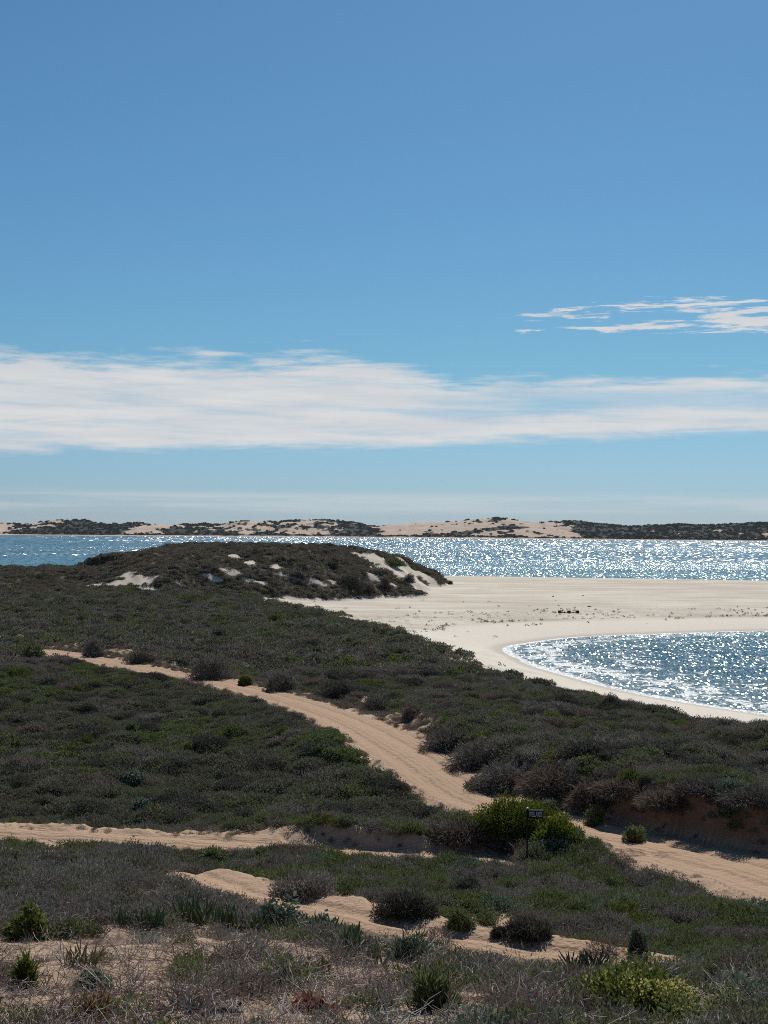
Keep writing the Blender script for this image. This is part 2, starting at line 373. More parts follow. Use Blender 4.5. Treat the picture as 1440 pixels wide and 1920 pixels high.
for (u, v, ru, rv) in PATCH_PX:
    p = hit(u, v); a_, b_ = hit(u, v + rv), hit(u, v - rv)
    cy_ = (a_[1] + b_[1]) / 2; ry_ = (b_[1] - a_[1]) / 2
    PATCHES.append((p[0], cy_, max(ru / F_PX * p[1], .2), min(max(ry_, .3), ru / F_PX * p[1] * 5)))
def bare(x, y):
    b = np.zeros(np.shape(x))
    n = fbm(np.asarray(x) / 1.1, np.asarray(y) / 1.3, 101, 3)
    nf = fbm(np.asarray(x) / 6, np.asarray(y) / 9, 103, 3)
    nn = np.where(np.asarray(y) > 150, nf, n)
    for (cx, cy, rx, ry) in PATCHES:
        q = np.sqrt(((x - cx) / rx) ** 2 + ((y - cy) / ry) ** 2) + (nn - 0.5) * 1.1
        b = np.maximum(b, 1 - sstep(q, 0.8, 1.1))
    return b

# ------------------------------------------------------------------ mesh + object helpers
def tag(o, label=None, cat=None, group=None, kind=None):
    if label: o['label'] = label
    if cat: o['category'] = cat
    if group: o['group'] = group
    if kind: o['kind'] = kind
    return o

def mesh_np(name, V, Fc, mats=(), smooth=False, attrs=None, mat_idx=None):
    """V (n,3); Fc (m,3) or (m,4) or list of such"""
    V = np.asarray(V, np.float32)
    Fl = Fc if isinstance(Fc, list) else [Fc]
    Fl = [np.asarray(f, np.int32) for f in Fl if len(f)]
    me = bpy.data.meshes.new(name)
    me.vertices.add(len(V)); me.vertices.foreach_set('co', V.ravel())
    loops = np.concatenate([f.ravel() for f in Fl]); sizes = np.concatenate([np.full(len(f), f.shape[1], np.int32) for f in Fl])
    me.loops.add(len(loops)); me.loops.foreach_set('vertex_index', loops)
    me.polygons.add(len(sizes)); me.polygons.foreach_set('loop_start', np.concatenate([[0], np.cumsum(sizes)[:-1]]).astype(np.int32))
    for m in mats: me.materials.append(m)
    if mat_idx is not None: me.polygons.foreach_set('material_index', np.asarray(mat_idx, np.int32))
    for k, a in (attrs or {}).items():
        at_ = me.attributes.new(k, 'FLOAT', 'POINT'); at_.data.foreach_set('value', np.asarray(a, np.float32))
    me.update(calc_edges=True)
    me.polygons.foreach_set('use_smooth', np.full(len(sizes), smooth, bool))
    me.validate(clean_customdata=False)
    return me

def link(name, me, parent=None, loc=None):
    o = bpy.data.objects.new(name, me); COL.objects.link(o)
    if parent is not None: o.parent = parent
    if loc is not None: o.location = loc
    return o

# ------------------------------------------------------------------ materials
def new_mat(name):
    m = bpy.data.materials.new(name); m.use_nodes = True
    return m, NT(m.node_tree)

def finish(t, col, rough=0.9, normal=None, spec=0.2, transl=None):
    ins = {'Base Color': col, 'Roughness': rough, 'Specular IOR Level': spec}
    b = t.n('ShaderNodeBsdfPrincipled', ins)
    if normal is not None: t.put(b.inputs['Normal'], normal)
    out = b.outputs[0]
    if transl is not None:
        tr = t.n('ShaderNodeBsdfTranslucent', {'Color': transl[0]})
        out = t.n('ShaderNodeMixShader', {0: transl[1], 1: out, 2: tr.outputs[0]}).outputs[0]
    t.n('ShaderNodeOutputMaterial', {'Surface': out})
    return b

def foliage_mat(name, dark, light, patch=None, pscale=0.35, transl=0.28, rough=0.75):
    """leaf colour: per-leaf value 'var', per-plant random, and patches of another plant colour across the heath"""
    m, t = new_mat(name)
    var = t.n('ShaderNodeAttribute', attribute_name='var').outputs['Fac']
    rnd = t.n('ShaderNodeObjectInfo').outputs['Random']
    f = t.math('ADD', t.math('MULTIPLY', var, 0.65), t.math('MULTIPLY', rnd, 0.35))
    c = t.mix(f, dark, light)
    if patch:
        pos = t.n('ShaderNodeNewGeometry').outputs['Position']
        c = t.mix(t.math('MULTIPLY', t.step(t.noise(pos, pscale, 3, .55), .48, .66), .75), c, patch)
    finish(t, c, rough, spec=0.15, transl=(c, transl))
    return m

def plain_mat(name, col, rough=0.8, var=0.25, scale=30.0, spec=0.2):
    m, t = new_mat(name)
    pos = t.n('ShaderNodeTexCoord').outputs['Object']
    n = t.noise(pos, scale, 4, .6)
    c = t.mix(n, tuple(k * (1 - var) for k in col), tuple(min(1, k * (1 + var)) for k in col))
    bmp = t.n('ShaderNodeBump', {'Strength': .3, 'Distance': .01, 'Height': n})
    finish(t, c, rough, bmp.outputs[0], spec)
    return m

# ground: one material, colours of sand / litter / beach carried by surface attributes
def ground_material():
    m, t = new_mat('dune_ground')
    pos = t.n('ShaderNodeNewGeometry').outputs['Position']
    A = lambda k: t.n('ShaderNodeAttribute', attribute_name=k).outputs['Fac']
    litter, beach, track, lat, wet, tread = A('litter'), A('beach'), A('track'), A('lat'), A('wet'), A('tread')
    n1 = t.noise(pos, 1.3, 5, .6); n2 = t.noise(pos, 9.0, 5, .65); n3 = t.noise(pos, .06, 4, .55)
    sand = t.mix(n1, (.36, .245, .163), (.47, .34, .237))
    sand = t.mix(t.math('MULTIPLY', track, .6), sand, (.41, .27, .178))
    bcol = t.mix(t.step(n3, .35, .65), (.53, .465, .375), (.63, .57, .475))
    streak = t.noise(t.vmath('MULTIPLY', pos, (.02, .16, .1)), 1.0, 5, .6)
    bcol = t.mix(t.math('MULTIPLY', t.step(streak, .44, .66), .6), bcol, (.41, .345, .275))
    bcol = t.mix(A('pale'), bcol, t.mix(n1, (.64, .575, .485), (.70, .635, .54)))
    c = t.mix(beach, sand, bcol)
    c = t.mix(t.math('MULTIPLY', wet, .6), c, (.42, .375, .31))
    dirt = t.mix(n2, (.045, .036, .027), (.115, .09, .065))
    lit = t.step(t.math('ADD', litter, t.math('MULTIPLY', t.math('SUBTRACT', n2, .5), .9)), .35, .65)
    c = t.mix(lit, c, dirt)
    c = t.mix(t.math('MULTIPLY', A('soil'), .9), c, t.mix(n1, (.15, .075, .048), (.32, .175, .115)))
    # fine relief: wind ripples and footprints; tyre marks along the tracks
    ripple = t.noise(t.vmath('MULTIPLY', pos, (5, 14, 8)), 1.0, 4, .6)
    tyre = t.math('MULTIPLY', t.math('SINE', t.math('ADD', t.math('MULTIPLY', lat, 21.0), t.math('MULTIPLY', n1, 8.0))), t.math('MULTIPLY', track, .32))
    foot = t.math('MULTIPLY', t.noise(t.vmath('MULTIPLY', pos, (1.0, .8, 1)), 1.3, 3, .6), t.math('ADD', .15, t.math('MULTIPLY', tread, 7.0)))
    h = t.math('ADD', t.math('ADD', t.math('MULTIPLY', ripple, .35), t.math('MULTIPLY', tyre, .5)), t.math('ADD', foot, t.math('ADD', t.math('MULTIPLY', n2, .8), t.math('MULTIPLY', t.noise(pos, 3.2, 6, .65), t.math('MULTIPLY', t.math('SUBTRACT', 1.0, beach), 1.6)))))
    b = t.n('ShaderNodeBump', {'Strength': .85, 'Distance': .07, 'Height': h})
    finish(t, c, .95, b.outputs[0], .1)
    return m
M_GROUND = ground_material()

# ------------------------------------------------------------------ ground, beach and tracks (one survey, cut into its pieces)
ys = np.concatenate([np.linspace(-16, 6.9, 46), np.geomspace(7, 610, 850)])
nc = 560
tt_ = np.linspace(-1, 1, nc)
YY = np.repeat(ys[:, None], nc, 1); XX = tt_[None] * (9 + .50 * np.maximum(ys, 0))[:, None]
ZZ, COVER, BANK, LAT, TID, INFO = land(XX, YY, True)
BARE = bare(XX, YY)
beachm = np.clip(1 - COVER - 1.0 * (TID > 0) - BANK, 0, 1) * (YY > 60)
beachm = np.maximum(beachm, sstep(YY, 230, 280))            # the far sand is paler than the track sand
litter = COVER * (1 - BARE) * (1 - .85 * BANK)
litter = litter * np.where(YY < 24, 0.42, 1.0)
pale = sstep(INFO['db'], 17.5, 15.5) * (1 - COVER)
wet = sstep(INFO['db'], 2.5, .5) * (INFO['db'] > -3) + sstep(INFO['dc'], 9, 1) * (INFO['dc'] > -3)
treadm = sstep(INFO['db'], 17, 20) * sstep(INFO['db'], 50, 36) * (1 - COVER)
lat_a = np.where(TID > 0, LAT, 0)
V = np.stack([XX, YY, ZZ], -1).reshape(-1, 3)
gx = np.gradient(V.reshape(len(ys), nc, 3), axis=1); gy = np.gradient(V.reshape(len(ys), nc, 3), axis=0)
NRM = np.cross(gx, gy); NRM /= np.linalg.norm(NRM, axis=-1, keepdims=True); NRM = NRM.reshape(-1, 3)
idx = np.arange(len(ys) * nc).reshape(len(ys), nc)
Q = np.stack([idx[:-1, :-1], idx[:-1, 1:], idx[1:, 1:], idx[1:, :-1]], -1).reshape(-1, 4)
ftid = TID.ravel()[Q].max(1)
fbeach = ((COVER.ravel()[Q].mean(1) < 0.5) & (V[Q[:, 0], 1] > 70) & (BANK.ravel()[Q].mean(1) < .3))
cls = np.where(ftid > 0, ftid, np.where(fbeach, 4, 0))
def ground_piece(name, k, label, cat):
    f = Q[cls == k]
    used, inv = np.unique(f, return_inverse=True)
    sub = lambda a: np.asarray(a).ravel()[used]
    me = mesh_np(name, V[used], inv.reshape(-1, 4), [M_GROUND], True,
                 dict(litter=sub(litter), beach=sub(beachm), track=sub((TID > 0) * 1.0), lat=sub(lat_a), wet=sub(np.clip(wet, 0, 1)), tread=sub(treadm), soil=sub(INFO['soil']), pale=sub(pale)))
    me.normals_split_custom_set_from_vertices(NRM[used].tolist())
    o = link(name, me); tag(o, label, cat, kind='structure')
    return o
ground_piece('ground', 0, 'sandy dune ground under the dark scrub', 'ground')
ground_piece('sand_track', 1, 'wide pinkish sand track winding through the scrub past the sign', 'track')
ground_piece('sand_track', 2, 'side sand track under the low bank on the left', 'track')
ground_piece('sand_track', 3, 'narrow sand track just below the foreground hummock', 'track')
ground_piece('beach', 4, 'pale sand spit between the bay and the open sea', 'beach')

# ------------------------------------------------------------------ water
def water_material(name, bay):
    m, t = new_mat(name)
    pos = t.n('ShaderNodeNewGeometry').outputs['Position']
    px, py, pz = t.sep(pos)
    def cells(sx_, sy_, seed):
        wob = t.noise(t.vmath('MULTIPLY', pos, (sx_ * .7, sy_ * .7, 1)), 1.0, 2, .5, out=1)
        p = t.vmath('ADD', t.comb(t.math('MULTIPLY', px, sx_), t.math('MULTIPLY', py, sy_), seed), t.vmath('MULTIPLY', t.vmath('SUBTRACT', wob, (.5, .5, .5)), (.9, .9, 0)))
        v = t.n('ShaderNodeTexVoronoi', {'Scale': 1.0}, voronoi_dimensions='2D'); t.put(v.inputs['Vector'], p)
        return t.vmath('SUBTRACT', v.outputs['Color'], (.5, .5, .5))
    def swell(sx_, sy_, amp):
        n = t.noise(t.comb(t.math('MULTIPLY', px, sx_), t.math('MULTIPLY', py, sy_), 4.4), 1.0, 4, .6, out=1)
        return t.vmath('MULTIPLY', t.vmath('SUBTRACT', n, (.5, .5, .5)), (amp, amp, 0))
    if bay:
        fac = t.vmath('MULTIPLY', cells(6.5, 2.0, 0.3), (.85, .85, 0))
        s = t.vmath('ADD', fac, swell(.45, .33, .5))
    else:
        nearf = t.vmath('MULTIPLY', cells(4.4, .50, 1.3), (1.1, 1.0, 0))
        midf = t.vmath('MULTIPLY', cells(2.3, .14, 5.3), (1.1, 1.0, 0))
        farf = t.vmath('MULTIPLY', cells(1.05, .034, 2.3), (1.1, 1.0, 0))
        def vmix(f, a_, b_):
            q = t.n('ShaderNodeMix', data_type='VECTOR'); t.put(q.inputs[0], f); t.put(q.inputs[4], a_); t.put(q.inputs[5], b_); return q.outputs[1]
        s = vmix(t.step(py, 1100, 1900), vmix(t.step(py, 560, 900), nearf, midf), farf)
        s = t.vmath('ADD', s, swell(.06, .012, .30))
    # wind lanes: the chop is stronger in some streaks than in others
    gn = t.noise(t.comb(t.math('MULTIPLY', px, .030 if bay else .0035), t.math('MULTIPLY', py, .055 if bay else .011), 6.6), 1.0, 4, .6)
    gu = t.rng(gn, .32, .68, .50 if bay else .55, 1.25 if bay else 1.2)
    s = t.vmath('MULTIPLY', s, t.comb(gu, gu, 0.0))
    nrm = t.vmath('NORMALIZE', t.vmath('ADD', s, (0, -.08 if bay else -.13, 1)))
    if bay:
        dpt = t.n('ShaderNodeAttribute', attribute_name='shore').outputs['Fac']          # metres from the waterline
        big = t.noise(t.vmath('MULTIPLY', pos, (.05, .05, 1)), 1.0, 3, .5)
        c = t.mix(t.step(dpt, 0, 30), (.105, .155, .165), (.006, .080, .125))
        c = t.mix(t.math('MULTIPLY', t.step(py, 190, 232), .8), c, (.020, .125, .150))
        c = t.mix(t.math('MULTIPLY', t.step(big, .5, .7), .3), c, (.012, .045, .075))
        # foam: lace at the swash line, and broken crests further out
        fn = t.noise(t.comb(t.math('MULTIPLY', px, .55), t.math('MULTIPLY', py, .30), 1.1), 1.0, 6, .7, dist=.6)
        bands = t.math('SINE', t.math('ADD', t.math('MULTIPLY', dpt, .62), t.math('MULTIPLY', t.noise(t.vmath('MULTIPLY', pos, (.05, .05, 1)), 1.0, 3, .5), 9.0)))
        calm = t.step(py, 232, 180)
        foam = t.step(t.math('ADD', fn, t.math('ADD', t.math('MULTIPLY', bands, .055), t.math('SUBTRACT', t.math('MULTIPLY', t.step(dpt, 26, 2), .13), .05))), .595, .66)
        foam = t.math('MULTIPLY', foam, t.math('ADD', .25, t.math('MULTIPLY', calm, .75)))
        edge = t.step(t.math('ADD', dpt, t.math('MULTIPLY', t.math('SUBTRACT', fn, .5), 5.0)), 1.6, .5)
        foam = t.math('MAXIMUM', foam, edge)
        c = t.mix(foam, c, (.80, .82, .82))
        rough = t.math('ADD', .16, t.math('MULTIPLY', foam, .7))
    else:
        # shallows are turquoise, deep water is blue
        bars = t.noise(t.comb(t.math('MULTIPLY', px, .004), t.math('MULTIPLY', py, .006), 0.2), 1.0, 3, .5)
        c = t.mix(t.step(t.math('ADD', py, t.math('MULTIPLY', bars, 300)), 500, 1100), (.002, .150, .200), (.002, .105, .170))
        rough = .19
    b = t.n('ShaderNodeBsdfPrincipled', {'Base Color': c, 'Roughness': rough, 'IOR': 1.333, 'Specular IOR Level': .33, 'Normal': nrm})
    t.n('ShaderNodeOutputMaterial', {'Surface': b.outputs[0]})
    return m

def sea_sheet():
    yv = np.array([330, 420, 500, 700, 1000, 1600, 2500, 3700, 5000, 8800.]); xv = np.array([-8600, -4000, -1500, -500, 0, 500, 1500, 4000, 8600.])
    X, Y = np.meshgrid(xv, yv)
    n = len(xv); i = np.arange(X.size).reshape(X.shape)
    f = np.stack([i[:-1, :-1], i[:-1, 1:], i[1:, 1:], i[1:, :-1]], -1).reshape(-1, 4)
    o = link('sea', mesh_np('sea', np.stack([X, Y, X * 0], -1).reshape(-1, 3), f, [water_material('open_sea', False)]))
    tag(o, 'blue open sea glittering in the sun beyond the spit', 'sea', kind='structure')
sea_sheet()
def bay_sheet():
    xv = np.linspace(8, 300, 440); yv = np.linspace(40, 300, 520)
    X, Y = np.meshgrid(xv, yv)
    db = sdf_poly(X, Y, BAY_POLY)
    # low wind waves running in to the beach, a little swash at the edge
    amp = sstep(-db, 0, 14)
    Z = amp * ((fbm(X / 4.5, Y / 2.6, 5, 3) - .5) * .42 + .06 * np.sin((Y + .5 * X) / 1.4 + 5 * fbm(X / 12, Y / 12, 9, 2)))
    i = np.arange(X.size).reshape(X.shape)
    f = np.stack([i[:-1, :-1], i[:-1, 1:], i[1:, 1:], i[1:, :-1]], -1).reshape(-1, 4)
    f = f[db.ravel()[f].min(1) < 2.5]
    used, inv = np.unique(f, return_inverse=True)
    P = np.stack([X, Y, Z], -1).reshape(-1, 3)[used]
    o = link('bay_water', mesh_np('bay_water', P, inv.reshape(-1, 4), [water_material('bay_water', True)], True, dict(shore=np.maximum(-db.ravel()[used], 0))))
    tag(o, 'choppy blue green bay inside the curve of the beach', 'bay', kind='structure')
bay_sheet()
# ------------------------------------------------------------------ far shore: dunes across the water
SKYLINE = [(-700, 984), (-400, 978), (-200, 986), (0, 982), (40, 983), (60, 979), (80, 975), (130, 977), (150, 983), (170, 987), (200, 986), (218, 986), (235, 981), (250, 986), (270, 984), (300, 984), (318, 986), (330, 983), (345, 987), (360, 983),
           (385, 984), (400, 985), (420, 983), (440, 977), (480, 978), (500, 980), (530, 978), (560, 975), (610, 976), (640, 978), (670, 981), (690, 986), (705, 988), (740, 985), (800, 981), (850, 978), (880, 976), (900, 973), (950, 973), (990, 977), (1020, 981),
           (1060, 980), (1090, 978), (1130, 983), (1160, 985), (1190, 989), (1240, 987), (1300, 984), (1350, 987), (1400, 985), (1440, 982), (1600, 979), (1800, 984), (2100, 980), (2400, 986)]
FAR_D = 3420.0
def far_dunes():
    us = np.array([s[0] for s in SKYLINE], float); vz = np.array([at(s[0], s[1], FAR_D + 330)[2] for s in SKYLINE])
    nx, ny = 760, 90
    ucol = np.linspace(-700, 2400, nx)
    prof = np.interp(ucol, us, vz)
    yv = np.linspace(-60, 760, ny)
    shore = np.interp(ucol, [-700, 0, 720, 1440, 2400], [3380, 3330, 3480, 3180, 3150])
    X = np.empty((ny, nx)); Y = np.empty((ny, nx)); Z = np.empty((ny, nx))
    for j, yy in enumerate(yv):
        Y[j] = shore + yy; X[j] = (ucol - CX) / F_PX * (FAR_D + 200)
        c = FAR_D + 330 - shore
        up = np.where(yy < c, sstep(yy, -10, c) ** .8, 1 - .6 * sstep(yy, c + 60, 760))
        cresty = .45 + .55 * sstep(yy, c - 190, c)
        base = 1.2 * sstep(yy, -40, 8) - 2.0 * (1 - sstep(yy, -60, -10))
        Z[j] = base + np.maximum(prof - 1.2, 2) * np.minimum(up, 1)
    hum = fbm(X / 62, Y / 85, 201, 5, .55) - .5
    Z += hum * 20 * sstep(Y - shore[None], 5, 130) * (1 - .75 * np.exp(-((Y - FAR_D - 330) / 70) ** 2))
    Z += (fbm(X / 14, Y / 20, 231, 3) - .5) * 4 * sstep(Y - shore[None], 5, 60)
    # where scrub has taken hold, by stretch of coast
    U = np.repeat(ucol[None], ny, 0)
    hgt = np.clip(Z / np.maximum(prof, 4)[None], 0, 1.2)
    du = np.interp(ucol, [-700, -100, 0, 50, 70, 115, 125, 235, 250, 262, 320, 330, 350, 372, 400, 412, 440, 520, 540, 620, 650, 700, 715, 725, 800, 880, 1030, 1062, 1085, 1150, 1260, 1290, 1330, 1345, 1440, 1800, 2400],
                   [.6, .5, .3, .35, .6, .6, .95, .95, .7, .15, .15, .55, .55, .7, .7, .5, .45, .45, .5, .5, .75, .85, .4, .02, .02, .25, .25, .4, .95, .85, .85, .95, .7, .6, .7, .6, .7])
    top = np.interp(ucol, [1050, 1090, 1440, 2400], [0, .9, .9, .5])[None] * sstep(hgt, .55, .8)
    strip = sstep(Y - shore[None], 8, 20) * sstep(Y - shore[None], 62, 36) * np.interp(ucol, [0, 110, 125, 700, 1060, 1300, 1310, 2400], [.3, .6, .9, .85, .85, .6, .1, .3])[None]
    tongue = np.exp(-((U - (880 + (hgt - .35) * 330)) / 38) ** 2) * sstep(hgt, .1, .25) * sstep(hgt, .75, .55) * .9
    n = fbm(X / 42, Y / 60, 211, 4, .55)
    ns = fbm(X / 13, Y / 20, 221, 3, .6)
    s = np.maximum(np.maximum(du[None] * (1 - .15 * hgt), top), np.maximum(strip, tongue))
    scrub = sstep(n * .75 + ns * .45 - .555 + (s - .5) * .62, -.06, .06)
    scrub *= sstep(Y - shore[None], 6, 14)
    m, t = new_mat('far_dune')
    k = t.n('ShaderNodeAttribute', attribute_name='scrub').outputs['Fac']
    pos = t.n('ShaderNodeNewGeometry').outputs['Position']
    nn = t.noise(pos, .05, 4, .6)
    c = t.mix(nn, (.44, .34, .265), (.54, .43, .34))
    c = t.mix(t.step(t.math('ADD', k, t.math('MULTIPLY', t.math('SUBTRACT', t.noise(pos, .16, 3, .6), .5), .5)), .4, .6), c, (.040, .043, .036))
    finish(t, c, .95, None, .05)
    i = np.arange(X.size).reshape(X.shape)
    f = np.stack([i[:-1, :-1], i[:-1, 1:], i[1:, 1:], i[1:, :-1]], -1).reshape(-1, 4)
    o = link('far_dunes', mesh_np('far_dunes', np.stack([X, Y, Z], -1).reshape(-1, 3), f, [m], True, dict(scrub=scrub.ravel())))
    tag(o, 'sand dunes patched with dark scrub on the far shore', 'dunes', kind='structure')
    return X, Y, Z, scrub
FX, FY, FZ, FS = far_dunes()

# ------------------------------------------------------------------ plant building blocks
def unit(a): return a / np.maximum(np.linalg.norm(a, axis=-1, keepdims=True), 1e-9)

def leaf_cloud(n, w, d, h, ll, lw, r, lobes=7, up=.4, droop=0.0, shell=.55, jitter=.45, flat=0.0):
    """n diamond leaves on the outside of a few rounded lobes that together make a bush w x d x h standing on z=0"""
    k = lobes
    ang = r.uniform(0, 2 * np.pi, k); rad = np.sqrt(r.uniform(0, 1, k)) * .62
    cx = np.cos(ang) * rad * w / 2; cy = np.sin(ang) * rad * d / 2
    hz = h * (1 - .55 * rad ** 2) * r.uniform(.75, 1.0, k)
    hz[0] = h; cx[0] *= .4; cy[0] *= .4
    lr = (1.05 - rad) * r.uniform(.75, 1.05, k) * .5
    lr = np.maximum(lr, .24)
    sizes = np.maximum(lr, .2) ** 1.5; which = r.choice(k, n, p=sizes / sizes.sum())
    dirs = unit(r.normal(size=(n, 3))); dirs[:, 2] = np.abs(dirs[:, 2]) * 1.0 - .12
    dirs = unit(dirs)
    rr = (shell + (1 - shell) * r.uniform(0, 1, n) ** .6)
    P = np.stack([cx[which] + dirs[:, 0] * rr * lr[which] * w, cy[which] + dirs[:, 1] * rr * lr[which] * d,
                  np.maximum(dirs[:, 2], -.1) * rr * hz[which]], 1)
    P[:, 2] = np.maximum(P[:, 2], .02 * h) * (1 - flat * r.uniform(0, 1, n))
    q_ = max(w * .22, .08); off_ = r.uniform(0, 99)                       # uneven outline
    rag = fbm(P[:, 0] / q_ + off_, P[:, 1] / q_ + P[:, 2] / q_ * .8, 77, 3) - .5
    P[:, 2] *= 1 + .95 * rag; P[:, :2] *= (1 + .7 * rag)[:, None]
    ax = unit(dirs * (1 - up) + np.array([0, 0, 1.0]) * up + r.normal(size=(n, 3)) * jitter + np.array([0, 0, -1.0]) * droop)
    side = unit(np.cross(ax, r.normal(size=(n, 3))))
    L = ll * r.uniform(.6, 1.35, n)[:, None]; Wd = lw * r.uniform(.7, 1.3, n)[:, None]
    nrm = np.cross(ax, side)
    V_ = np.stack([P, P + ax * L * .5 + side * Wd * .5 + nrm * L * .06, P + ax * L, P + ax * L * .5 - side * Wd * .5 + nrm * L * .06], 1).reshape(-1, 3)
    b = np.arange(n)[:, None] * 4
    F_ = np.concatenate([b + np.array([[0, 1, 2]]), b + np.array([[0, 2, 3]])])
    var = np.repeat(r.uniform(0, 1, n), 4)
    return V_, F_, var

def tubes(paths, r0, r1, sides=3):
    VV, FF, off = [], [], 0
    for p in paths:
        p = np.asarray(p, float); k = len(p)
        tan = unit(np.gradient(p, axis=0)); ref = np.array([.31, .17, .93])
        a = unit(np.cross(tan, ref)); b = np.cross(tan, a)
        rad = np.linspace(r0, r1, k)
        th = np.arange(sides) * 2 * np.pi / sides
        ring = p[:, None] + rad[:, None, None] * (np.cos(th)[None, :, None] * a[:, None] + np.sin(th)[None, :, None] * b[:, None])
        VV.append(ring.reshape(-1, 3))
        for i in range(k - 1):
            for s in range(sides):
                FF.append((off + i * sides + s, off + i * sides + (s + 1) % sides, off + (i + 1) * sides + (s + 1) % sides, off + (i + 1) * sides + s))
        off += k * sides
    return np.concatenate(VV), np.array(FF)

def twig_paths(n, w, h, r, seg=4, curl=.35, base=.3, up=.5):
    out = []
    for _ in range(n):
        a = r.uniform(0, 2 * np.pi); q = np.array([np.cos(a), np.sin(a), 0]) * r.uniform(0, base) * w
        dv = unit(np.array([np.cos(a) + r.normal() * .5, np.sin(a) + r.normal() * .5, up + r.normal() * .35]))
        L = r.uniform(.5, 1.0) * math.hypot(w / 2, h) * .9; pts = [q]
        for s in range(seg):
            dv = unit(dv + r.normal(size=3) * curl); q = q + dv * L / seg; q = np.array([q[0], q[1], max(q[2], .01)])
            pts.append(q)
        out.append(pts)
        if r.uniform() < .7:                       # a side shoot
            q2 = np.array(pts[seg // 2]); d2 = unit(dv + r.normal(size=3) * .9); p2 = [q2]
            for s in range(3):
                d2 = unit(d2 + r.normal(size=3) * curl); q2 = q2 + d2 * L / seg * .6; p2.append(np.array([q2[0], q2[1], max(q2[2], .01)]))
            out.append(p2)
    return out

MF = dict(
    heath=foliage_mat('heath_leaf', (0.034, 0.034, 0.024), (0.245, 0.235, 0.158), (0.135, 0.150, 0.078), .30),
    heath2=foliage_mat('heath_leaf_grey', (0.050, 0.045, 0.041), (0.320, 0.285, 0.248), (0.185, 0.168, 0.140), .25),
    green=foliage_mat('green_heath_leaf', (0.036, 0.050, 0.017), (0.225, 0.255, 0.105), (0.135, 0.145, 0.070), .4),
    lime=foliage_mat('yellow_green_leaf', (.060, .080, .016), (.200, .225, .055), transl=.25),
    bright=foliage_mat('bright_green_leaf', (.055, .078, .010), (.165, .195, .026), transl=.38),
    brown=foliage_mat('dry_brown_leaf', (0.060, 0.046, 0.038), (0.300, 0.235, 0.190)),
    rust=foliage_mat('rusty_leaf', (.090, .050, .022), (.230, .140, .055)),
    blue=foliage_mat('blue_green_leaf', (0.060, 0.085, 0.058), (0.215, 0.265, 0.180)),
    pale=foliage_mat('pale_leaf', (.060, .085, .055), (.260, .300, .210), transl=.2),
    dark=foliage_mat('dark_leaf', (0.036, 0.036, 0.030), (0.130, 0.126, 0.098)),
    deep=foliage_mat('far_scrub_leaf', (.016, .018, .013), (.055, .058, .040), transl=.1),
    yellow=foliage_mat('yellow_flower', (.40, .35, .09), (.74, .67, .24), transl=.25),
    pink=foliage_mat('reddish_leaf', (.16, .062, .042), (.36, .17, .12)),
    twig=plain_mat('grey_twig', (.42, .362, .312), .85, .4, 14),
    twigd=plain_mat('dark_twig', (.23, .175, .15), .85, .4, 14),
    bleach=plain_mat('bleached_wood', (.46, .41, .36), .8, .3, 10),
    finger=plain_mat('succulent_skin', (.085, .130, .050), .45, .3, 9, .4),
    fingery=plain_mat('olive_succulent_skin', (.20, .17, .075), .5, .3, 9, .4),
    driftwood=plain_mat('weathered_dark_wood', (.050, .038, .030), .85, .35, 8),
    black=plain_mat('black_paint', (.012, .012, .016), .5, .2, 20),
    letter=plain_mat('dull_letter_paint', (.75, .75, .80), .6, .05, 20),
    white=plain_mat('white_paint', (.78, .78, .80), .6, .05, 20),
    postwood=plain_mat('dark_post', (.030, .029, .026), .7, .3, 16),
    wrack=plain_mat('seaweed', (.055, .042, .030), .8, .4, 5),
)

# ------------------------------------------------------------------ ground cover: kinds of clump, then spread over the dunes
def kinds(name, protos):
    c = bpy.data.collections.new(name)
    for i, me in enumerate(protos):
        c.objects.link(bpy.data.objects.new('%s_%02d' % (name, i), me))
    return c

def clump(i, mat, n, wd, h, ll, lw, lobes=5, up=.5, jitter=.5, twigs=0, tmat=None, droop=0., tr=.006):
    r = np.random.default_rng(1000 + i)
    V_, F_, var = leaf_cloud(n, wd, wd, h, ll, lw, r, lobes, up, droop, .45, jitter)
    mats = [MF[mat]]; Fl = [F_]; mi = np.zeros(len(F_), int)
    if twigs:
        tv, tf = tubes(twig_paths(twigs, wd, h * 1.25, r), tr, tr * .45)
        Fl = [F_, tf + len(V_)]; V_ = np.concatenate([V_, tv]); var = np.concatenate([var, np.full(len(tv), .5)])
        mi = np.concatenate([mi, np.ones(len(tf), int)]); mats.append(MF[tmat or 'twig'])
    return mesh_np('clump', V_, Fl, mats, False, dict(var=var), mi)

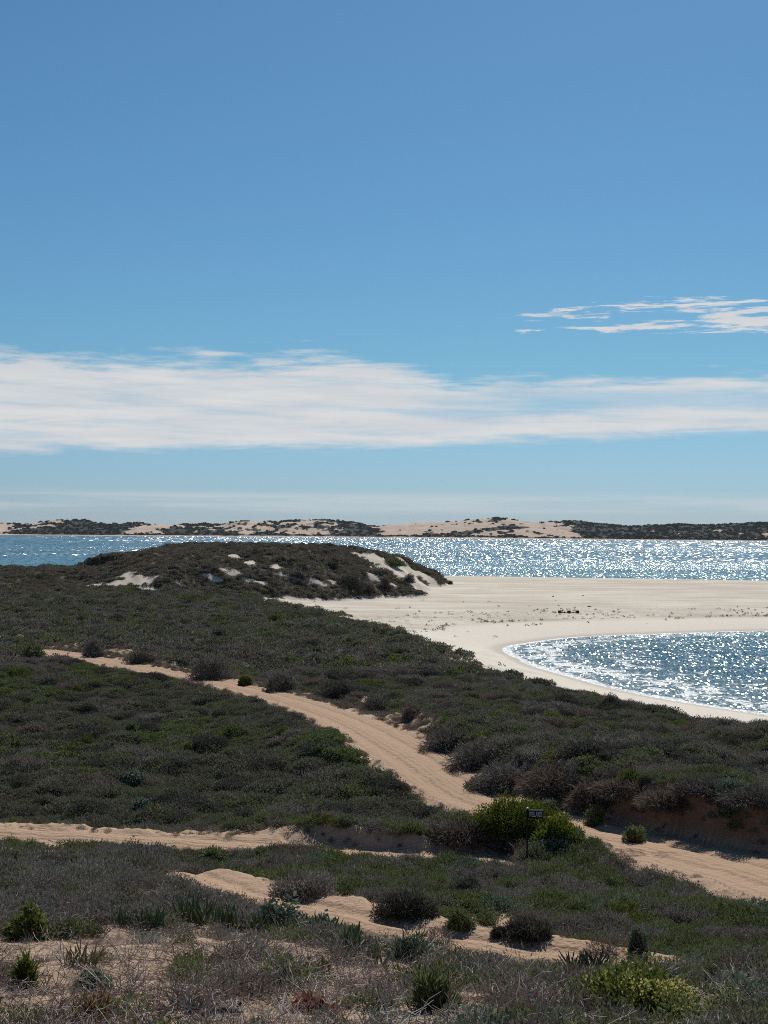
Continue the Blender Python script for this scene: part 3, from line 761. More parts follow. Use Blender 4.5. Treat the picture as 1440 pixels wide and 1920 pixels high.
NEAR = kinds('near_kinds', [
    clump(0, 'heath', 620, .80, .34, .060, .024, 7, .3, twigs=4), clump(1, 'heath', 620, .95, .28, .055, .026, 9, .3, twigs=3, tmat='twigd'), clump(2, 'heath2', 560, .80, .34, .070, .018, 7, .4, twigs=6),
    clump(3, 'green', 620, .80, .26, .055, .028, 8, .4), clump(4, 'green', 560, .70, .32, .085, .022, 6, .6), clump(5, 'lime', 420, .55, .28, .055, .028, 4, .5),
    clump(6, 'brown', 480, .75, .30, .085, .012, 6, .4, twigs=10, tmat='twigd'), clump(7, 'blue', 460, .65, .30, .060, .032, 5, .5)])
MID = kinds('mid_kinds', [
    clump(10, 'heath', 420, 1.15, .44, .085, .055, 10, .22), clump(11, 'heath', 420, 1.3, .36, .080, .055, 12, .22), clump(12, 'heath2', 400, 1.1, .44, .095, .045, 9, .3),
    clump(13, 'green', 420, 1.1, .36, .080, .060, 10, .3), clump(14, 'dark', 380, 1.2, .52, .090, .055, 8, .22), clump(15, 'lime', 260, .80, .38, .085, .055, 5, .4), clump(16, 'brown', 380, 1.1, .44, .11, .038, 8, .3)])
FAR = kinds('far_kinds', [
    clump(20, 'heath', 190, 1.8, .58, .21, .14, 9, .22), clump(21, 'heath', 190, 2.0, .48, .20, .14, 10, .22), clump(22, 'heath2', 180, 1.8, .58, .22, .12, 8, .3), clump(23, 'green', 190, 1.7, .48, .20, .14, 9, .3),
    clump(24, 'dark', 170, 1.9, .70, .22, .14, 8, .22), clump(25, 'lime', 130, 1.4, .50, .19, .14, 5, .4), clump(26, 'brown', 170, 1.8, .58, .25, .11, 8, .3)])
def twig_mesh(i, n, wd, h, r0, mat, up=.35, curl=.45):
    r = np.random.default_rng(500 + i); v_, f_ = tubes(twig_paths(n, wd, h, r, 5, curl, .4, up), r0, r0 * .4)
    return mesh_np('twigs', v_, f_, [MF[mat]], False)
TWIG = kinds('twig_kinds', [twig_mesh(0, 34, 1.0, .28, .0050, 'twig'), twig_mesh(1, 38, 1.1, .20, .0045, 'twigd', .2), twig_mesh(2, 30, .9, .32, .0045, 'twig', .6), twig_mesh(3, 8, .9, .18, .0075, 'bleach', .15), twig_mesh(4, 34, 1.0, .22, .0050, 'twigd', .3, .6)])
FARB = kinds('far_bush_kinds', [clump(30, 'deep', 70, 11, 4.2, 3.2, 2.2, 5), clump(31, 'deep', 70, 9, 3.4, 3.0, 2.0, 4), clump(32, 'deep', 70, 14, 3.4, 3.4, 2.2, 6)])
WRACK = kinds('wrack_kinds', [clump(40, 'brown', 14, .9, .10, .35, .10, 3, .05, .3), clump(41, 'dark', 10, .7, .10, .30, .09, 3, .05, .3)])
for me_o in (WRACK.objects[0],): pass

def scatter(name, label, cat, pos, yaw, scl, idx_, coll, tilt=None):
    n = len(pos)
    me = bpy.data.meshes.new(name); me.vertices.add(n); me.vertices.foreach_set('co', np.asarray(pos, np.float32).ravel())
    rot = np.zeros((n, 3), np.float32); rot[:, 2] = yaw
    if tilt is not None: rot[:, :2] = tilt
    a = me.attributes.new('rot', 'FLOAT_VECTOR', 'POINT'); a.data.foreach_set('vector', rot.ravel())
    s = np.asarray(scl, np.float32); s = np.repeat(s[:, None], 3, 1) if s.ndim == 1 else s
    a = me.attributes.new('scl', 'FLOAT_VECTOR', 'POINT'); a.data.foreach_set('vector', s.ravel())
    a = me.attributes.new('kindno', 'INT', 'POINT'); a.data.foreach_set('value', np.asarray(idx_, np.int32))
    o = link(name, me); tag(o, label, cat, kind='stuff')
    ng = bpy.data.node_groups.new(name, 'GeometryNodeTree')
    ng.interface.new_socket('Geometry', in_out='INPUT', socket_type='NodeSocketGeometry')
    ng.interface.new_socket('Geometry', in_out='OUTPUT', socket_type='NodeSocketGeometry')
    N = ng.nodes; Lk = ng.links
    gi = N.new('NodeGroupInput'); go = N.new('NodeGroupOutput')
    ci = N.new('GeometryNodeCollectionInfo'); ci.inputs['Collection'].default_value = coll
    ci.inputs['Separate Children'].default_value = True; ci.inputs['Reset Children'].default_value = True
    ip = N.new('GeometryNodeInstanceOnPoints'); ip.inputs['Pick Instance'].default_value = True
    def named(k, typ):
        q = N.new('GeometryNodeInputNamedAttribute'); q.data_type = typ; q.inputs['Name'].default_value = k; return q.outputs[0]
    Lk.new(gi.outputs[0], ip.inputs['Points']); Lk.new(ci.outputs[0], ip.inputs['Instance'])
    Lk.new(named('kindno', 'INT'), ip.inputs['Instance Index'])
    e2r = N.new('FunctionNodeEulerToRotation'); Lk.new(named('rot', 'FLOAT_VECTOR'), e2r.inputs[0]); Lk.new(e2r.outputs[0], ip.inputs['Rotation'])
    Lk.new(named('scl', 'FLOAT_VECTOR'), ip.inputs['Scale'])
    Lk.new(ip.outputs[0], go.inputs[0])
    md = o.modifiers.new('spread', 'NODES'); md.node_group = ng
    return o

def spread(n, y0, y1, r, half=.40):
    """even in area over a wedge of ground"""
    y = np.sqrt(r.uniform(y0 * y0, y1 * y1, n)); x = r.uniform(-1, 1, n) * half * (y + 2)
    return x, y

KEEP_CLEAR = []      # (x, y, radius): room kept round the plants that stand on their own
# ------------------------------------------------------------------ plants that stand out singly
STYLE = dict(   # leaf length, leaf width (metres at 30 m away), leaves, up, droop, jitter, stem radius, stem material
    leafy=(.060, .034, 2600, .35, 0., .5, .012, 'twigd'), heathy=(.085, .020, 2600, .45, 0., .5, .010, 'twigd'), shaggy=(.20, .012, 2600, .15, .55, .35, .010, 'twigd'),
    spiky=(.13, .016, 2000, .75, 0., .35, .012, 'twig'), broad=(.075, .055, 1300, .3, 0., .6, .012, 'twig'), tuft=(.10, .016, 900, .7, 0., .4, .006, 'twig'), twiggy=(.07, .010, 900, .4, 0., .6, .006, 'twig'))
def plant(name, label, cat, u, v, wpx, hpx, style, mat, lobes=8, group=None, seed=0, depth=.9, extra=None, stems=10, stem_mat=None, clear=.26, dens=1.0, sink=.03, lean=0.0):
    p = hit(u, v); D = p[1]; W_, H_ = wpx / F_PX * D, hpx / F_PX * D
    ll, lw, n, up, droop, jit, sr, sm = STYLE[style]
    k = max(1.0, D / 32.0) ** .8
    r = np.random.default_rng(3000 + seed + int(u * 7 + v))
    root = bpy.data.objects.new(name, None); COL.objects.link(root); root.empty_display_size = .3
    root.location = (p[0], p[1] + W_ * depth * .32, float(land(np.array([p[0]]), np.array([p[1] + W_ * depth * .32]))[0]) - sink)
    dz = p[2] - root.location.z
    H2 = max(H_ + max(dz, -.5 * H_), .12) * (.82 if style == 'shaggy' else 1.0)
    tag(root, label, cat, group)
    n = int(n * dens * np.clip((W_ / .9 / k) ** .9, .35, 2.2))
    V_, F_, var = leaf_cloud(n, W_, W_ * depth, H2, ll * k, lw * k, r, lobes, up, droop, .5, jit)
    V_[:, 0] += lean * V_[:, 2]
    link('foliage', mesh_np('foliage', V_, F_, [MF[mat]], False, dict(var=var)), root)
    if extra:
        em, en, el_, ew = extra
        V_, F_, var = leaf_cloud(en, W_ * 1.03, W_ * depth * 1.03, H2 * 1.04, el_, ew, r, lobes, .3, 0., .9, .6)
        link('flowers', mesh_np('flowers', V_, F_, [MF[em]], False, dict(var=var)), root)
    if stems:
        tv, tf = tubes(twig_paths(stems, W_ * .8, H2 * .95, r, 4, .3, .12, .8), sr * k ** .5, sr * .35)
        tv[:, 0] += lean * tv[:, 2]
        link('stem', mesh_np('stem', tv, tf, [MF[stem_mat or sm]]), root)
    KEEP_CLEAR.append((root.location.x, root.location.y, W_ * clear))
    return root

PL = [
 # by the sign
 ('bush', 'large bright green bush filling the bend behind the sign post', 'bush', 966, 1588, 212, 90, 'leafy', 'bright', dict(lobes=18, depth=.6, dens=3.2, clear=.4)),
 ('bush', 'bright green bush sloping down to the track right of the sign', 'bush', 1048, 1597, 104, 66, 'leafy', 'bright', dict(lobes=10, dens=2.6)),
 ('bush', 'low blue green bush spreading at the foot of the sign', 'bush', 1040, 1608, 120, 30, 'leafy', 'blue', dict(lobes=10, dens=1.2)),
 ('bush', 'dark grey twiggy bush left of the sign post', 'bush', 946, 1606, 74, 44, 'heathy', 'heath2', dict(stems=20, dens=1.2)),
 ('bush', 'shaggy brown bush overhanging the end of the side track', 'bush', 860, 1600, 120, 50, 'shaggy', 'brown', dict(stems=22, stem_mat='twig')),
 ('bush', 'small round green bush on the slope behind the sign', 'bush', 1032, 1526, 44, 26, 'leafy', 'blue', {}),
 ('bush', 'green bush at the foot of the shaded bank, nearer the sign', 'bush', 1116, 1550, 40, 40, 'leafy', 'green', {}),
 ('bush', 'green bush alone at the track edge under the shaded bank', 'bush', 1190, 1581, 44, 34, 'leafy', 'green', {}),
 ('bush', 'yellow green bush perched on top of the right bank', 'bush', 1180, 1502, 52, 34, 'spiky', 'lime', {}),
 # shaggy mounds along the right bank
 ('mound_bush', 'dark mound bush where the right bank begins, farthest up the bend', 'bush', 846, 1410, 96, 45, 'shaggy', 'heath2', dict(lobes=16, dens=1.3)),
 ('mound_bush', 'dark hollow-fronted mound bush, second down the right bank', 'bush', 898, 1444, 109, 52, 'shaggy', 'heath2', dict(lobes=16, dens=1.3)),
 ('mound_bush', 'wide dark mound bush above the bright green bush', 'bush', 960, 1488, 140, 57, 'shaggy', 'heath2', dict(lobes=16, dens=1.4, stems=16)),
 ('mound_bush', 'largest dark mound bush hanging over the track bend', 'bush', 1051, 1507, 166, 75, 'shaggy', 'brown', dict(lobes=16, dens=1.6, stems=18)),
 ('mound_bush', 'tall brown mound bush right of the largest one', 'bush', 1116, 1524, 93, 67, 'shaggy', 'brown', dict(lobes=16, dens=1.3)),
 ('mound_bush', 'brown mound bush below the yellow green bush on the bank', 'bush', 1183, 1540, 119, 60, 'shaggy', 'brown', dict(lobes=16, dens=1.4)),
 ('mound_bush', 'ragged brown mound bush over the start of the red bank face', 'bush', 1257, 1548, 124, 57, 'shaggy', 'brown', dict(lobes=16, dens=1.4)),
 ('mound_bush', 'low dark mound bush on the lip of the red bank face', 'bush', 1338, 1517, 143, 28, 'shaggy', 'heath2', dict(lobes=16, dens=1.3)),
 ('mound_bush', 'dark overhanging mound bush on the bank at the right edge', 'bush', 1438, 1518, 143, 25, 'shaggy', 'heath2', dict(lobes=16, dens=1.3)),
 ('bush', 'small green bush at the track edge under the dark mounds', 'bush', 893, 1482, 42, 24, 'leafy', 'green', {}),
 # far side of the winding track
 ('bush', 'big dark dome bush beside the far stretch of track', 'bush', 394, 1275, 90, 54, 'heathy', 'heath2', dict(dens=1.4)),
 ('bush', 'small yellow green bush right of the big dark dome bush', 'bush', 458, 1287, 28, 20, 'leafy', 'lime', {}),
 ('bush', 'dark bush on the sand where the track goes out of sight', 'bush', 176, 1233, 42, 36, 'heathy', 'heath2', {}),
 ('bush', 'round green bush near the left edge above the track end', 'bush', 55, 1238, 46, 34, 'leafy', 'green', {}),
 ('bush', 'dark purplish bush on the far bank, midway along the track', 'bush', 524, 1297, 74, 44, 'heathy', 'heath2', dict(dens=1.3)),
 ('bush', 'wide dark bush on the bank above the broad part of the track', 'bush', 628, 1313, 80, 40, 'heathy', 'dark', dict(dens=1.3)),
 ('bush', 'dark bush at the edge of the sand slope over the track', 'bush', 708, 1331, 56, 34, 'heathy', 'heath2', {}),
 ('bush', 'dark bush above the sand slope, last before the mounds', 'bush', 766, 1355, 60, 34, 'heathy', 'brown', {}),
 ('bush', 'dark low bush on the bank left of the big dome bush', 'bush', 262, 1245, 66, 26, 'heathy', 'heath', {}),
 ('bush', 'small dark round bush alone on the plain above the track', 'bush', 410, 1196, 30, 14, 'heathy', 'dark', {}),
 # field on the left
 ('bush', 'blue green bush near the lower edge of the left field', 'bush', 262, 1530, 42, 30, 'broad', 'blue', dict(dens=1.3)),
 ('bush', 'spreading blue green bush in the middle of the left field', 'bush', 246, 1478, 62, 28, 'broad', 'blue', dict(dens=1.3)),
 ('bush', 'dark green small bush high in the left field', 'bush', 245, 1378, 28, 22, 'broad', 'green', {}),
 ('bush', 'dark green bush in the right corner of the left field', 'bush', 600, 1424, 46, 28, 'broad', 'green', {}),
 ('bush', 'dry dark bush at the lower edge of the left field', 'bush', 345, 1545, 72, 40, 'twiggy', 'heath2', dict(stems=30)),
 ('yellow_tuft', 'yellow green tuft at the far left of the field', 'tuft', 95, 1392, 28, 16, 'tuft', 'lime', {}),
 ('yellow_tuft', 'wider yellow green tuft in the left field', 'tuft', 163, 1402, 42, 20, 'tuft', 'lime', {}),
 ('yellow_tuft', 'yellow green tuft near the middle of the left field', 'tuft', 430, 1384, 28, 18, 'tuft', 'lime', {}),
 ('yellow_tuft', 'yellow green tuft close to the track side of the left field', 'tuft', 532, 1386, 40, 18, 'tuft', 'lime', {}),
 ('yellow_tuft', 'yellow green tuft in the upper part of the left field', 'tuft', 142, 1300, 26, 12, 'tuft', 'lime', {}),
 ('yellow_tuft', 'yellow green tuft on the plain below the pale dune', 'tuft', 516, 1166, 26, 10, 'tuft', 'lime', {}),
 # between the near tracks
 ('bush', 'round black green bush on the near right slope', 'bush', 870, 1684, 76, 42, 'leafy', 'dark', dict(dens=1.5, lobes=12)),
 ('bush', 'dark brown bush on the bank over the near track', 'bush', 572, 1692, 118, 52, 'heathy', 'heath2', dict(stems=30, dens=1.6, lobes=16)),
 ('bush', 'dark bush hanging over the near track, right of the bare sand', 'bush', 766, 1722, 124, 46, 'heathy', 'dark', dict(dens=1.7, lobes=16)),
 ('bush', 'olive bush leaning over the near track bank', 'bush', 866, 1748, 62, 36, 'heathy', 'green', {}),
 ('bush', 'purplish twiggy bush on the near edge of the near track', 'bush', 826, 1778, 62, 44, 'twiggy', 'brown', dict(stems=26)),
 ('bush', 'dark bush on the sandy bank at the end of the near track', 'bush', 992, 1768, 92, 38, 'heathy', 'dark', dict(dens=1.5, lobes=14)),
 ('bush', 'small dark bush below the end of the near track bank', 'bush', 934, 1760, 26, 16, 'heathy', 'dark', {}),
 ('bush', 'small upright bush with a bare stem on the right slope', 'bush', 1198, 1788, 36, 48, 'leafy', 'blue', dict(lobes=4)),
 ('bush', 'dry pinkish bush beside the small sand patch on the right', 'bush', 1140, 1796, 80, 36, 'twiggy', 'brown', dict(stems=26, stem_mat='twig')),
 ('bush', 'dark reddish bush at the right edge of the photo', 'bush', 1400, 1835, 96, 44, 'twiggy', 'brown', dict(stems=26)),
 ('bush', 'glossy green low bush in the strip between the two left tracks', 'bush', 395, 1622, 78, 26, 'leafy', 'green', dict(dens=1.3)),
 # foreground
 ('bush', 'white-edged broad-leaved bush rising behind the finger succulents', 'bush', 522, 1756, 84, 72, 'broad', 'pale', dict(lobes=8, dens=1.4)),
 ('bush', 'pale grey green leafy bush right of the broad-leaved one', 'bush', 606, 1768, 70, 48, 'broad', 'pale', dict(lobes=6)),
 ('bush', 'soft pale green bush beside the lower end of the succulents', 'bush', 772, 1806, 92, 46, 'tuft', 'pale', dict(dens=2.2)),
 ('bush', 'yellow green leafy bush at the left edge', 'bush', 44, 1764, 82, 66, 'broad', 'lime', dict(dens=1.3)),
 ('bush', 'small bright green shrub on bare sand at the left', 'bush', 42, 1852, 40, 44, 'spiky', 'bright', dict(lobes=5)),
 ('bush', 'low green bush trailing over the sand at the left', 'bush', 170, 1860, 90, 26, 'leafy', 'blue', {}),
 ('bush', 'rusty orange bush at the bottom left', 'bush', 162, 1926, 96, 56, 'tuft', 'rust', dict(dens=1.6)),
 ('bush', 'dark green spiky shrub with bleached stems at the bottom', 'bush', 812, 1900, 82, 78, 'spiky', 'green', dict(stems=14, stem_mat='bleach')),
 ('bush', 'wide yellow flowering bush at the bottom right', 'bush', 1205, 1914, 232, 84, 'leafy', 'lime', dict(lobes=26, dens=1.6, clear=.48, extra=('yellow', 4200, .022, .018))),
 ('bush', 'small yellow green tuft bush among the dead twigs', 'bush', 534, 1832, 48, 36, 'tuft', 'lime', {}),
 ('bush', 'small orange brown bush among the dead twigs', 'bush', 600, 1838, 36, 28, 'tuft', 'rust', {}),
 ('bush', 'reddish ground-hugging plant on sand at the bottom', 'bush', 578, 1902, 76, 18, 'broad', 'pink', dict(stems=0)),
 ('dry_bush', 'domed dead twig bush right of the lower left sand', 'bush', 360, 1905, 180, 84, 'twiggy', 'brown', dict(stems=90, stem_mat='twig', dens=.8)),
 ('dry_bush', 'tall sparse reddish twig bush at the bottom centre', 'bush', 968, 1892, 190, 96, 'twiggy', 'brown', dict(stems=90, stem_mat='twig', dens=.8)),
 ('dry_bush', 'grey dead twig bush between the yellow tuft and broad-leaved bush', 'bush', 640, 1812, 150, 50, 'twiggy', 'heath2', dict(stems=70, stem_mat='twig', dens=.7)),
 ('dry_bush', 'bleached dead twig bush beside the spiky shrub', 'bush', 730, 1892, 90, 60, 'twiggy', 'heath2', dict(stems=50, stem_mat='bleach', dens=.4)),
 # on the pale dune
 ('dune_bush', 'large dark bush at the foot of the dune beside the beach', 'bush', 656, 1110, 66, 34, 'heathy', 'dark', dict(dens=1.3)),
 ('dune_bush', 'dark bush hanging onto the sand right of the large one', 'bush', 692, 1117, 32, 24, 'heathy', 'brown', {}),
 ('dune_bush', 'dark bush alone on the sand at the dune end', 'bush', 768, 1096, 22, 17, 'heathy', 'brown', {}),
 ('dune_bush', 'green bush high on the sandy end of the dune', 'bush', 738, 1064, 50, 17, 'heathy', 'green', {}),
 ('dune_bush', 'grey bush below the green one on the sandy dune end', 'bush', 708, 1079, 54, 15, 'heathy', 'heath2', {}),
 ('dune_bush', 'small dark bush at the lower right corner of the dune', 'bush', 722, 1106, 22, 26, 'heathy', 'brown', {}),
 ('dune_bush', 'tiny dark bush on the flat sand beyond the dune end', 'bush', 843, 1096, 12, 5, 'heathy', 'brown', dict(stems=0)),
 ('dune_bush', 'dark bush in the shadowed hollow of the dune face', 'bush', 625, 1066, 22, 12, 'heathy', 'dark', {}),
 ('dune_bush', 'grey bush beside the bare patch in the dune face', 'bush', 552, 1088, 36, 14, 'heathy', 'heath2', {}),
 # edge of the beach
 ('bush', 'dark bush standing up against the beach, leftmost of two', 'bush', 962, 1273, 40, 14, 'heathy', 'dark', {}),
 ('bush', 'dark bush standing up against the beach, rightmost of two', 'bush', 1014, 1290, 60, 16, 'heathy', 'heath', {}),
 ('bush', 'dark round bush on the seaward slope near the bay', 'bush', 1148, 1322, 34, 20, 'heathy', 'brown', {}),
]
for q in PL:
    plant(*q[:9], **q[9])

# finger succulents: every finger a part
def finger_mesh(name, mat, sides=6):
    k = 6; V_, F_ = [], []
    prof = [.55, .9, 1.0, .95, .75, .35]; bend = [0, .02, .06, .13, .22, .30]
    for i in range(k):
        for s in range(sides):
            a = s * 2 * math.pi / sides
            V_.append((math.cos(a) * .075 * prof[i] + bend[i] * .6, math.sin(a) * .075 * prof[i], i / (k - 1)))
    for i in range(k - 1):
        for s in range(sides): F_.append((i * sides + s, i * sides + (s + 1) % sides, (i + 1) * sides + (s + 1) % sides, (i + 1) * sides + s))
    V_.append((bend[-1] * .6 + .01, 0, 1.03)); tip = len(V_) - 1
    tri = [((k - 1) * sides + s, (k - 1) * sides + (s + 1) % sides, tip) for s in range(sides)]
    return mesh_np(name, V_, [np.array(F_), np.array(tri)], [MF[mat]], True)
FM = finger_mesh('finger', 'finger'); FMY = finger_mesh('finger_olive', 'fingery'); FMB = finger_mesh('finger_blue', 'blue')
def succulent(label, u, v, wpx, hpx, n, me, seed, spread_=.55, fat=1.0):
    p = hit(u, v); D = p[1]; W_, H_ = wpx / F_PX * D, 1.0 * hpx / F_PX * D
    r = np.random.default_rng(6000 + seed)
    root = bpy.data.objects.new('finger_succulent', None); COL.objects.link(root); root.location = p - np.array((0, 0, .02)); root.empty_display_size = .2
    tag(root, label, 'succulent', 'finger succulents on the foreground hummock')
    for i in range(int(n * 1.9)):
        o = bpy.data.objects.new('leaf', me); COL.objects.link(o); o.parent = root
        q = r.uniform(-1, 1)
        o.location = (q * W_ * .42, r.uniform(-.5, .5) * W_ * .35, r.uniform(0, .15) * H_)
        o.rotation_euler = (r.normal(0, .28), q * spread_ + r.normal(0, .2), r.uniform(0, 6.28))
        L = H_ * r.uniform(.5, 1.1); o.scale = (L * r.uniform(.42, .72) * fat,) * 2 + (L,)
    KEEP_CLEAR.append((p[0], p[1] - .35, W_ * .5 + .25))
for i, a in enumerate([
    ('finger succulent at the left end of the row, in thin grey scrub', 230, 1738, 40, 34, 12, FM), ('finger succulent second in the row from the left', 285, 1742, 62, 40, 20, FM),
    ('tall finger succulent third in the row from the left', 362, 1736, 56, 56, 20, FM), ('finger succulent in the row just left of the broad-leaved bush', 425, 1742, 70, 46, 22, FM),
    ('finger succulent right under the broad-leaved bush', 490, 1752, 64, 40, 18, FM), ('finger succulent under the pale grey green bush', 566, 1758, 66, 42, 20, FM),
    ('tall dark finger succulent right of the pale grey green bush', 614, 1772, 56, 52, 20, FM), ('dense dark finger succulent on the shoulder of the hummock', 648, 1790, 66, 54, 24, FM),
    ('finger succulent at the lower right end of the row', 700, 1812, 64, 46, 20, FM),
    ('blue green spiky succulent on the right, above the yellow flowers', 1104, 1826, 84, 40, 60, FMB),
    ('olive branching succulent on the sand at the left', 152, 1810, 76, 42, 20, FMY)]):
    succulent(*a, seed=i, spread_=.7 if i > 8 else .32)

# ------------------------------------------------------------------ dead wood
def branch(label, rows, r0, r1, mat, side=()):
    """rows: (u, v, height above ground in metres)"""
    base = None; P = []
    for (u, v, up) in rows:
        q = hit(u, v) if up == 0 or base is None else None
        if base is None: base = q
        P.append(at(u, v, base[1]))
    P = np.array(P); P[:, 1] += np.linspace(0, .25, len(P)); 
    g = land(P[:, 0], P[:, 1]); P[:, 2] = np.maximum(P[:, 2], g - .02)
    S = smooth_line(P, 4) - base
    tv, tf = tubes([S], r0, r1, 6)
    o = link('dead_branch', mesh_np('dead_branch', tv, tf, [MF[mat]], True), None, base)
    tag(o, label, 'branch', 'dead branches')
    for s in side:
        Q_ = np.array([at(u, v, base[1] + .1) for (u, v) in s]) - base
        tv, tf = tubes([smooth_line(Q_, 3)], r0 * .6, r1 * .5, 5)
        link('side_branch', mesh_np('side_branch', tv, tf, [MF[mat]], True), o)
branch('dark dead branch arching out of the scrub on the left', [(158, 1626, 0), (150, 1610, 1), (138, 1600, 1), (126, 1600, 1), (120, 1606, 1), (119, 1618, 1)], .035, .022, 'driftwood')
branch('thick dark root arching over the sand at the bottom', [(366, 1914, 0), (382, 1906, 1), (402, 1903, 1), (424, 1906, 1), (440, 1916, 1), (446, 1922, 0)], .030, .024, 'driftwood', [((440, 1912), (446, 1890), (452, 1880))])
branch('white forked stick standing in the scrub on the left', [(120, 1652, 0), (116, 1642, 1), (114, 1632, 1)], .012, .007, 'bleach', [((118, 1648), (124, 1640), (128, 1636))])
branch('white twisted stick lying in the left scrub near the near track', [(262, 1650, 0), (282, 1648, 1), (300, 1648, 1), (304, 1636, 1)], .012, .008, 'bleach')
branch('small white stick standing in the left field', [(560, 1472, 0), (564, 1466, 1), (569, 1462, 1)], .02, .012, 'bleach', [((562, 1470), (563, 1462))])
branch('pale bare stem leaning in the dead twigs at the bottom centre', [(524, 1918, 0), (526, 1900, 1), (530, 1882, 1)], .010, .006, 'bleach')
branch('pale stick leaning against the bush by the sign', [(975, 1602, 0), (965, 1592, 1), (955, 1582, 1)], .014, .009, 'bleach')

# ------------------------------------------------------------------ name sign on its post
def box(name, sx_, sy_, sz_, mat, parent, loc, bev=.004):
    import bmesh
    bm = bmesh.new(); bmesh.ops.create_cube(bm, size=1.0); bmesh.ops.scale(bm, vec=(sx_, sy_, sz_), verts=bm.verts)
    bmesh.ops.bevel(bm, geom=bm.edges[:], offset=bev, segments=2, affect='EDGES')
    me = bpy.data.meshes.new(name); bm.to_mesh(me); bm.free(); me.materials.append(MF[mat])
    return link(name, me, parent, loc)
def sign():
    b = hit(989, 1606); D = b[1] - .35
    top = at(989, 1516, D); x0 = at(989, 1525, D)
    zb = float(land(np.array([top[0]]), np.array([D]))[0])
    root = bpy.data.objects.new('sign_post', None); COL.objects.link(root); root.location = (top[0], D, zb - .03)
    tag(root, 'small black name sign with white letters on a dark post by the green bush', 'sign')
    h = top[2] - zb + .03
    box('post', .05, .05, h, 'postwood', root, (0, 0, h / 2), .012)
    r = .04; import bmesh
    bm = bmesh.new(); bmesh.ops.create_uvsphere(bm, u_segments=14, v_segments=8, radius=r)
    for vv in bm.verts: vv.co.z = max(vv.co.z, -.006) * .75
    me = bpy.data.meshes.new('post_cap'); bm.to_mesh(me); bm.free(); me.materials.append(MF['white'])
    link('post_cap', me, root, (0, 0, h + .004))
    bw, bh = 31 / F_PX * D, 14.5 / F_PX * D
    zc = at(1003, 1526, D)[2] - (zb - .03); xc = at(1002, 1526, D)[0] - top[0]
    bd = box('sign_board', bw, .025, bh, 'black', root, (xc, -.058, zc), .006)
    box('rail', bw * .82, .032, .008, 'bleach', bd, (bw * .08, 0, bh / 2 + .008), .003)
    cu = bpy.data.curves.new('lettering', 'FONT'); cu.body = 'WELLARDS'; cu.align_x = 'CENTER'; cu.align_y = 'CENTER'
    cu.size = bh * .95; cu.extrude = .002; cu.space_character = 1.0
    tmp = bpy.data.objects.new('lettering_curve', cu); me = bpy.data.meshes.new_from_object(tmp); bpy.data.objects.remove(tmp)
    me.materials.clear(); me.materials.append(MF['letter'])
    xs_ = [q.co.x for q in me.vertices]; k = bw * .80 / (max(xs_) - min(xs_))
    for q in me.vertices: q.co.x *= k
    tx = link('lettering', me, bd, (bw * .06, -.0165, -.004)); tx.rotation_euler = (R(90), 0, 0)
    KEEP_CLEAR.append((top[0], D - .4, .55))
sign()

# ------------------------------------------------------------------ things lying on the beach
def beach_seat():
    b = hit(1066, 1150); D = b[1]; px = D / F_PX
    root = bpy.data.objects.new('beach_seat', None); COL.objects.link(root); root.location = b
    tag(root, 'dark low bench of three blocks and a plank out on the beach', 'bench')
    for du, wd in ((-16.5, 6), (.8, 6), (16.5, 6.5)):
        box('block', wd * px, .5, 4.8 * px, 'driftwood', root, (du * px, 0, 2.4 * px), .03)
    for du in (-7.8, 8.6):
        box('plank', 11.6 * px, .34, 1.1 * px, 'driftwood', root, (du * px, 0, .9 * px), .02)
        box('lump', 2.6 * px, .3, 1.0 * px, 'driftwood', root, (du * px, .0, 2.0 * px), .05)
beach_seat()
def drift(label, u, v, wpx, hpx, seed):
    import bmesh
    p = hit(u, v); px = p[1] / F_PX; r = np.random.default_rng(seed)
    bm = bmesh.new(); bmesh.ops.create_icosphere(bm, subdivisions=2, radius=.5)
    for vv in bm.verts:
        k = 1 + r.normal(0, .16); vv.co = Vector((vv.co.x * wpx * px * k, vv.co.y * wpx * px * .6 * k, max(vv.co.z, -.1) * 2 * hpx * px * k * (1 - .7 * abs(vv.co.x) * 2 * .7)))
    me = bpy.data.meshes.new('driftwood'); bm.to_mesh(me); bm.free(); me.materials.append(MF['driftwood'])
    o = link('driftwood', me, None, p); tag(o, label, 'driftwood', 'dark lumps lying on the beach')
drift('dark pointed driftwood lump right of the beach bench', 1105, 1138, 9, 2.2, 1)
drift('small dark lump high on the beach, left of the pair', 1037, 1119, 3.6, 2.4, 2)
drift('small dark lump high on the beach, right of the pair', 1093, 1118, 5, 1.6, 3)
drift('dark stone at the swash line on the near bay shore', 1093, 1262, 6, 1.8, 4)
drift('dark stone nearer the viewer on the near bay shore', 1160, 1271, 5, 1.6, 5)
